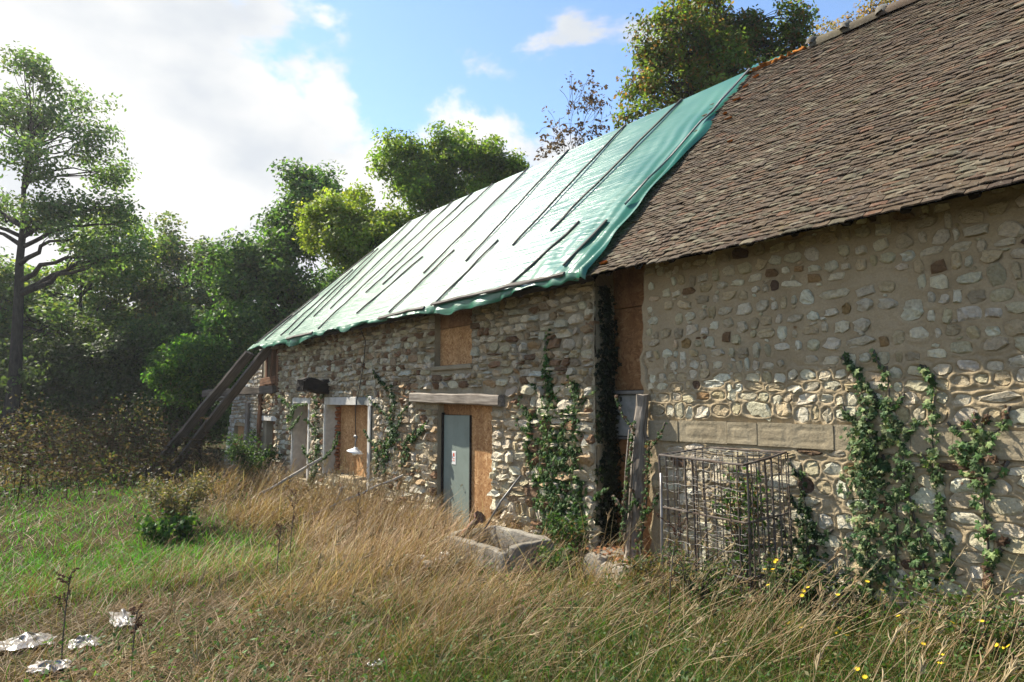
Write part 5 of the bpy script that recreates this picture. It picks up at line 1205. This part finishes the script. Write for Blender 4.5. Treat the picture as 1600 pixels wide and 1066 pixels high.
def stalks(items, seed, mat, name, label, cat):
    """single thick straws: (base x, base y, length, lean, heading, radius), with a loose seed head"""
    r = np.random.default_rng(seed); mb = MB()
    for (x, y, L, lean, hd, rad) in items:
        z = float(gz(x, y)); dr = r.uniform(.05, .35); t = np.linspace(0, 1, 7); hor = L*(lean*t+dr*t*t*.6); ver = L*(t*math.sqrt(max(.1, 1-lean*lean))-.45*dr*t*t)
        P = np.stack([x+math.cos(hd)*hor, y+math.sin(hd)*hor, z+ver-.03], -1); c = np.array((.42, .33, .19) if r.random() < .6 else (.33, .23, .12))*r.normal(1, .12)
        mb.add(*tube_vf(P, np.linspace(rad, rad*.45, 7), 4, False), c)
        if r.random() < .6:
            d = P[-1]-P[-2]; d /= np.linalg.norm(d)
            for q in range(6):
                a_ = P[-1]-d*L*.10*r.random(); e = a_+d*L*.06+r.normal(0, .016, 3)
                mb.add(*tube_vf([a_, (a_+e)/2+r.normal(0, .004, 3), e], [.0015, .004, .001], 4, False), c*.85)
    o = obj(name, mb.mesh(name, mat, True, True)); tag(o, label, cat, kind='stuff')
r = np.random.default_rng(77); it = []
x, y, d = scatter(6000, 2.6, 13, r, a0=-30, a1=48); tf = tan_field(x, y); cl = fbm(x*1.1, y*1.1, 91, 2); ok = clear_of(x, y) & (cl > .05) & (r.random(6000) < np.clip(tf*.45, .1, .5))
for k in np.where(ok)[0][:620]: it.append((x[k], y[k], r.uniform(.5, 1.0), min(.9, abs(r.normal(.5, .22))), WIND+r.normal(0, .5), r.uniform(.0016, .0030)))
for (px, py, L, ln, n) in ((1120, 1060, 1.0, .72, 16), (1000, 1000, .85, .75, 14), (900, 985, .8, .8, 10), (1180, 1040, .9, .62, 10), (820, 940, .7, .75, 10), (620, 860, .8, .7, 14), (660, 830, .75, .55, 12), (1330, 1050, .8, .8, 12), (1450, 1040, .7, .8, 10), (700, 960, .7, .7, 12), (520, 900, .6, .7, 12)):
    g = at_g(px, py)
    for k in range(n): it.append((g[0]+r.normal(0, .14), g[1]+r.normal(0, .10), L*r.uniform(.7, 1.15), min(.92, abs(ln+r.normal(0, .13))), WIND+r.normal(0, .30), r.uniform(.0020, .0036)))
for k in range(150):                                      # tall bleached weeds banked against the wall left of the door
    xx_ = r.uniform(-6.6, -3.9); it.append((xx_, r.uniform(-1.3, -.35), r.uniform(.7, 1.25), abs(r.normal(.25, .2)), WIND+r.normal(0, 1.2), r.uniform(.0025, .0045)))
for k in range(260):
    xx_ = r.uniform(-12, -4.5); it.append((xx_, r.uniform(-1.6, -.25), r.uniform(.5, 1.0), abs(r.normal(.35, .25)), WIND+r.normal(0, 1.0), r.uniform(.003, .005)))
for k in range(170):
    xx_ = r.uniform(.6, 3.6); it.append((xx_, r.uniform(-2.6, -.4), r.uniform(.4, .95), min(.9, abs(r.normal(.55, .25))), WIND+r.normal(-.3, .8), r.uniform(.0015, .0030)))
stalks(it, 78, M['straw'], 'straw_stalks', 'pale single straws leaning out of the dry grass', 'straw')
# low broad-leaved weeds
def weeds(n, rmin, rmax, seed, sel, hmax, size, base, alt, altp, **kw):
    r = np.random.default_rng(seed); x, y, d = scatter(n, rmin, rmax, r, **kw); ok = clear_of(x, y) & (r.random(n) < sel(x, y)); x, y, d = x[ok], y[ok], d[ok]; N = len(x)
    C = np.stack([x, y, gz(x, y)+hmax(x, y)*r.random(N)**1.3+.02], -1)
    V, T_, c = leaf_cloud(C, r.normal(0, .6, (N, 3))+np.array([0, 0, .9]), np.maximum(size*r.uniform(.5, 1.3, N), d*.0022), leaf_cols(N, r, base, .22, alt, altp), r, .5, .3)
    return V, np.zeros((0, 4), int), T_, c
selr = lambda x, y: sstep(.2, 1.2, x)*np.clip(.25+.9*sstep(-.1, .4, fbm(x*1.3, y*1.3, 51, 2)+.25), 0, 1)
hr = lambda x, y: .14+.42*sstep(-1.7, -.7, y)*sstep(.2, .9, x)*(.5+.5*sstep(-.3, .4, fbm(x*1.9, y*1.9, 58, 2)))
stuff('leafy_weeds', 'low leafy weeds along the foot of the barn wall', 'weeds', [weeds(42000, 2.2, 9, 711, selr, hr, .036, (.060, .115, .028), (.12, .15, .05), .3, a0=-20, a1=50),
    weeds(26000, 2.4, 9, 713, lambda x, y: sstep(.0, 1.4, x)*sstep(-.6, -1.0, y)*.8*sstep(-.15, .3, fbm(x*1.7, y*1.7, 57, 2)), lambda x, y: .26+0*x, .034, (.050, .088, .026), (.13, .115, .05), .35, a0=-10, a1=50),
    weeds(24000, 2.6, 14, 712, lambda x, y: .9*sstep(.0, .3, fbm(x*.9, y*.9, 53, 2))*(x < 1.5)*(.35+.65*sstep(-6, -3, x)), lambda x, y: .20+0*x, .042, (.055, .12, .025), (.10, .15, .04), .3)], M['grass'])

# dead hogweed and docks on the left, before the trees
r = np.random.default_rng(740); parts = []; mbu = MB(); N = 0
n = 1100; xh = r.uniform(-27, -10.5, n); yh = r.uniform(-10.5, -1.0, n); front = sstep(-11.0, -15.5, xh+1.6*fbm(yh*.5, xh*.3, 62, 2)); ok = r.random(n) < (.10+.55*front)*sstep(-.5, .1, fbm(xh*.4, yh*.4, 61, 2)); xh, yh = xh[ok], yh[ok]
for x, y in zip(xh, yh):
    H = r.uniform(.55, 1.15)*(1.05+.75*float(fbm(x*.5, y*.5, 64, 2))); z = float(gz(x, y)); tipx, tipy = x+r.normal(0, .12), y+r.normal(0, .12); c = np.array((.085, .055, .032))*r.normal(1, .25)
    P = bez((x, y, z), ((x+tipx)/2+r.normal(0, .05), (y+tipy)/2, z+H*.5), (tipx, tipy, z+H), 5); mbu.add(*tube_vf(P, np.linspace(.010, .006, 5), 4, False), c)
    for q in range(r.integers(2, 5)):
        a_ = P[r.integers(2, 5)]; e = a_+np.array([r.normal(0, .16), r.normal(0, .16), r.uniform(.08, .28)]); mbu.add(*tube_vf([a_, (a_+e)/2+(0, 0, .02), e], .005, 3, False), c)
        for w in range(7):
            an = r.uniform(0, 6.28); f_ = e+np.array([.10*math.cos(an), .10*math.sin(an), .04]); mbu.add([e+(.006, 0, 0), e-(.006, 0, 0), f_-(.02, .02, 0), f_+(.02, .02, .005)], [[(0, 1, 2, 3)]], c*r.uniform(.5, .9))
o = obj('dead_hogweed', mbu.mesh('dead_hogweed', M['dryleaf'], False, True)); tag(o, 'brown dead hogweed and dry stems in front of the left trees', 'undergrowth', kind='stuff')
n = 52000; x = r.uniform(-27, -10.0, n); y = r.uniform(-11, -1.0, n); ok = r.random(n) < sstep(-10.4, -14.5, x+1.8*fbm(y*.5, x*.3, 62, 2))*sstep(-.6, 0, fbm(x*.5, y*.5, 61, 2)); x, y = x[ok], y[ok]; n = len(x)
hs = (.35+1.3*sstep(-11, -17, x))*(1+.9*fbm(x*.6, y*.6, 66, 3))
V, T_, C = leaf_cloud(np.stack([x, y, gz(x, y)+hs*r.random(n)**1.2], -1), r.normal(0, .7, (n, 3))+np.array([0, 0, .7]), r.uniform(.05, .12, n), leaf_cols(n, r, (.070, .049, .028), .3, (.050, .070, .022), .3), r)
o = obj('scrub', mesh_np('scrub', V, [T_], M['leaf'], C, False)); tag(o, 'low brown and green scrub below the hogweed', 'undergrowth', kind='stuff')

# single weeds and shrubs one can pick out
def shrub(name, label, cat, c, h, w, n, leaf, base, alt, altp, seed, arch=8, group=None, low=1.0):
    r = np.random.default_rng(seed); z = float(gz(c[0], c[1])); t = thing(name, label, cat, (c[0], c[1], z), group); st_ = MB(); V_, T__, C_ = [], [], []; nv = 0
    for k in range(arch):
        a = r.uniform(0, 6.283); L = r.uniform(.5, 1.0); e = np.array([c[0]+w*L*math.cos(a), c[1]+w*L*math.sin(a)*.8, z+h*r.uniform(.45, 1.0)]); m = np.array([c[0]+.3*w*math.cos(a), c[1]+.3*w*math.sin(a), z+h*r.uniform(.6, 1.1)])
        P = bez((c[0]+r.normal(0, .04), c[1]+r.normal(0, .04), z-.03), m, e, 9); st_.add(*tube_vf(P, np.linspace(.009, .003, 9), 5, False))
        m_ = int(n/arch); i = r.uniform(low, 8, m_); Q = np.stack([np.interp(i, np.arange(9), P[:, j]) for j in range(3)], -1)+r.normal(0, .25*w/math.sqrt(arch)+.02, (m_, 3)); Q[:, 2] = np.maximum(Q[:, 2], z+.03)
        v, t_, cc = leaf_cloud(Q, r.normal(0, .7, (m_, 3))+np.array([0, 0, .7]), leaf*r.uniform(.6, 1.3, m_), leaf_cols(m_, r, base, .22, alt, altp), r, .55, .3); V_.append(v); T__.append(t_+nv); C_.append(cc); nv += len(v)
    obj('stem', st_.mesh('shrub_stem', M['bark2']), t); obj('foliage', mesh_np('shrub_foliage', np.concatenate(V_), T__, M['grass'], np.concatenate(C_), False), t); return t
g = at_g(275, 830); shrub('leafy_bush', 'pale bushy weed on the lawn edge before the raking props', 'bush', g, .85, .85, 4200, .05, (.11, .11, .05), (.19, .14, .07), .5, 751, 20, low=.0)
g = at_g(260, 850); shrub('dock_plant', 'dark leafy dock clump at the foot of the pale bush', 'plant', g, .35, .5, 500, .10, (.045, .10, .02), (.12, .20, .03), .2, 752, 10)
shrub('elder_bush', 'dark green bush before the far cottage openings', 'bush', (-11.6, -.65), 1.25, .85, 3000, .075, (.045, .085, .022), (.09, .13, .04), .2, 753, 14)
shrub('bramble', 'bramble with green and reddish leaves at the foot of the dense ivy', 'bramble', (-1.02, -.20), .6, .32, 900, .055, (.060, .115, .030), (.16, .10, .05), .12, 754, 12)
shrub('bramble', 'low bramble in front of the trough corner and stone step', 'bramble', (-.72, -.62), .30, .32, 600, .05, (.055, .11, .03), (.12, .14, .05), .25, 755, 10)
shrub('bramble', 'tangle of dark weeds at the foot of the barn wall right of the cage', 'bramble', (2.0, -.45), .55, .42, 1500, .042, (.050, .085, .028), (.13, .10, .05), .25, 756, 14)
shrub('bramble', 'weedy tangle at the right edge against the barn wall', 'bramble', (3.2, -.45), .40, .55, 1500, .04, (.060, .10, .03), (.16, .12, .06), .3, 757, 14)
shrub('bramble', 'dusty green weeds growing up the front of the steel cage', 'bramble', (1.25, -.78), .55, .42, 1300, .036, (.055, .09, .03), (.15, .12, .06), .3, 771, 16, low=.0)
shrub('bramble', 'withered brown and green weeds at the left foot of the steel cage', 'bramble', (.45, -.60), .42, .38, 900, .036, (.06, .085, .03), (.16, .11, .055), .45, 772, 12, low=.0)
shrub('creeper', 'green creeper growing up inside the steel cage', 'creeper', (1.45, -.40), 1.25, .30, 700, .05, (.075, .14, .035), (.15, .09, .04), .2, 758, 8)
def dock(label, g, h, seed, c=(.085, .035, .018), lean=.08):
    r = np.random.default_rng(seed); z = float(gz(g[0], g[1])); t = thing('dock_stalk', label, 'weed', (g[0], g[1], z), 'dead dock stalks'); mb = MB(); hd = MB()
    e = np.array([g[0]+lean*h, g[1]+lean*h*.5, z+h]); P = bez((g[0], g[1], z-.03), (g[0], g[1], z+h*.6), e, 8); mb.add(*tube_vf(P, np.linspace(.006, .003, 8), 5, False))
    for k in range(9):
        i = r.uniform(3.2, 7); a_ = np.array([np.interp(i, np.arange(8), P[:, j]) for j in range(3)]); b_ = a_+np.array([r.normal(0, .06), r.normal(0, .06), r.uniform(.04, .13)])*h*1.3; mb.add(*tube_vf([a_, b_], [.003, .0015], 4, False))
        for q in range(16):
            p_ = a_+(b_-a_)*r.uniform(.3, 1.05)+r.normal(0, .006, 3); V, Q, T_ = stone_unit(r); hd.add(V[NS:]*.008+p_, [Q[NS:]-NS, T_-NS])
    obj('stem', mb.mesh('dock_stem', M['bark2']), t); mt = NT('dock_seed_%d' % seed).fin(c, .9); obj('seeds', hd.mesh('dock_seeds', mt), t)['kind'] = 'stuff'
for k, (px, py, h, lab) in enumerate(((452, 890, .85, 'tallest rusty dead dock stalk in the dry grass left of centre'), (432, 910, .6, 'shorter rusty dock stalk beside the tallest one'), (556, 850, .65, 'rusty dock stalk in the dry grass below the hanging lamp'), (1046, 1010, .85, 'thin dark dead stalk standing before the steel cage'), (95, 1040, .62, 'thin brown dead stalk near the bottom left corner'), (205, 1050, .40, 'short brown dead stalk in the flattened grass at bottom left'))):
    dock(lab, at_g(px, py), h, 760+k)
# yellow-flowered hawkweeds along the barn wall
r = np.random.default_rng(790)
pet = MB()
for k in range(12):
    a = k*math.pi/6; pet.add([(0, 0, 0), (.009*math.cos(a-.22), .009*math.sin(a-.22), .002), (.017*math.cos(a), .017*math.sin(a), .005), (.009*math.cos(a+.22), .009*math.sin(a+.22), .002)], [[(0, 1, 2, 3)]])
pet_me = pet.mesh('flower_head', M['flower'], False)
FLW = [(1430, 990), (1265, 915), (1385, 940), (1310, 990), (1560, 1000), (1215, 900), (1470, 1025), (1345, 1045), (1210, 870), (1500, 965), (1335, 920), (1250, 1000)]
FLW.sort(); ORD = ['leftmost', 'second from the left', 'third from the left', 'fourth from the left', 'fifth from the left', 'sixth from the left', 'sixth from the right', 'fifth from the right', 'fourth from the right', 'third from the right', 'second from the right', 'rightmost']
for k, (px, py) in enumerate(FLW):
    c = at_y(px, py, -.95-.25*r.random()-.7*(py > 1010)); z0 = float(gz(c[0], c[1])); H = max(.18, c[2]-z0)
    t = thing('hawkweed', 'small yellow-flowered weed below the barn wall, %s of the row' % ORD[k], 'flower', (c[0]-.05, c[1], z0), 'yellow hawkweeds along the barn wall'); mb = MB()
    for q in range(r.integers(2, 4)):
        e = np.array([c[0]+r.normal(0, .07), c[1]+r.normal(0, .06), z0+H*r.uniform(.85, 1.12)]); P = bez((c[0]-.06, c[1], z0), (c[0]-.03+r.normal(0, .03), c[1], z0+H*.6), e, 7); mb.add(*tube_vf(P, .0022, 4, False))
        m = Matrix.Translation(Vector(e)) @ Matrix.Rotation(r.normal(.35, .3), 4, 'X') @ Matrix.Rotation(r.normal(0, .3), 4, 'Y'); obj('flower_head', pet_me, t, m)
    mt = M.setdefault('stemgreen', m_plain('green_stem', (.10, .14, .04), .7)); obj('stem', mb.mesh('hawkweed_stem', mt), t)

# ------------------------------------------------------------------ added thin volume, stands in for veiling glare of the lens
V, F = box_vf(-120, 60, -80, 110, -1.6, 18)
hz = obj('veil_volume', mesh_np('veil_volume', V, F, None, None, False)); tag(hz, 'added thin pale volume standing in for lens veil before the trees', 'veil_volume', kind='stuff')
hm = bpy.data.materials.new('veil_volume'); hm.use_nodes = True; hn = hm.node_tree; hn.nodes.clear()
ho = hn.nodes.new('ShaderNodeOutputMaterial'); hv = hn.nodes.new('ShaderNodeVolumePrincipled'); hv.inputs['Density'].default_value = .0006; hv.inputs['Color'].default_value = (.93, .95, 1.0, 1); hv.inputs['Anisotropy'].default_value = .45
hn.links.new(hv.outputs[0], ho.inputs['Volume']); hz.data.materials.append(hm)
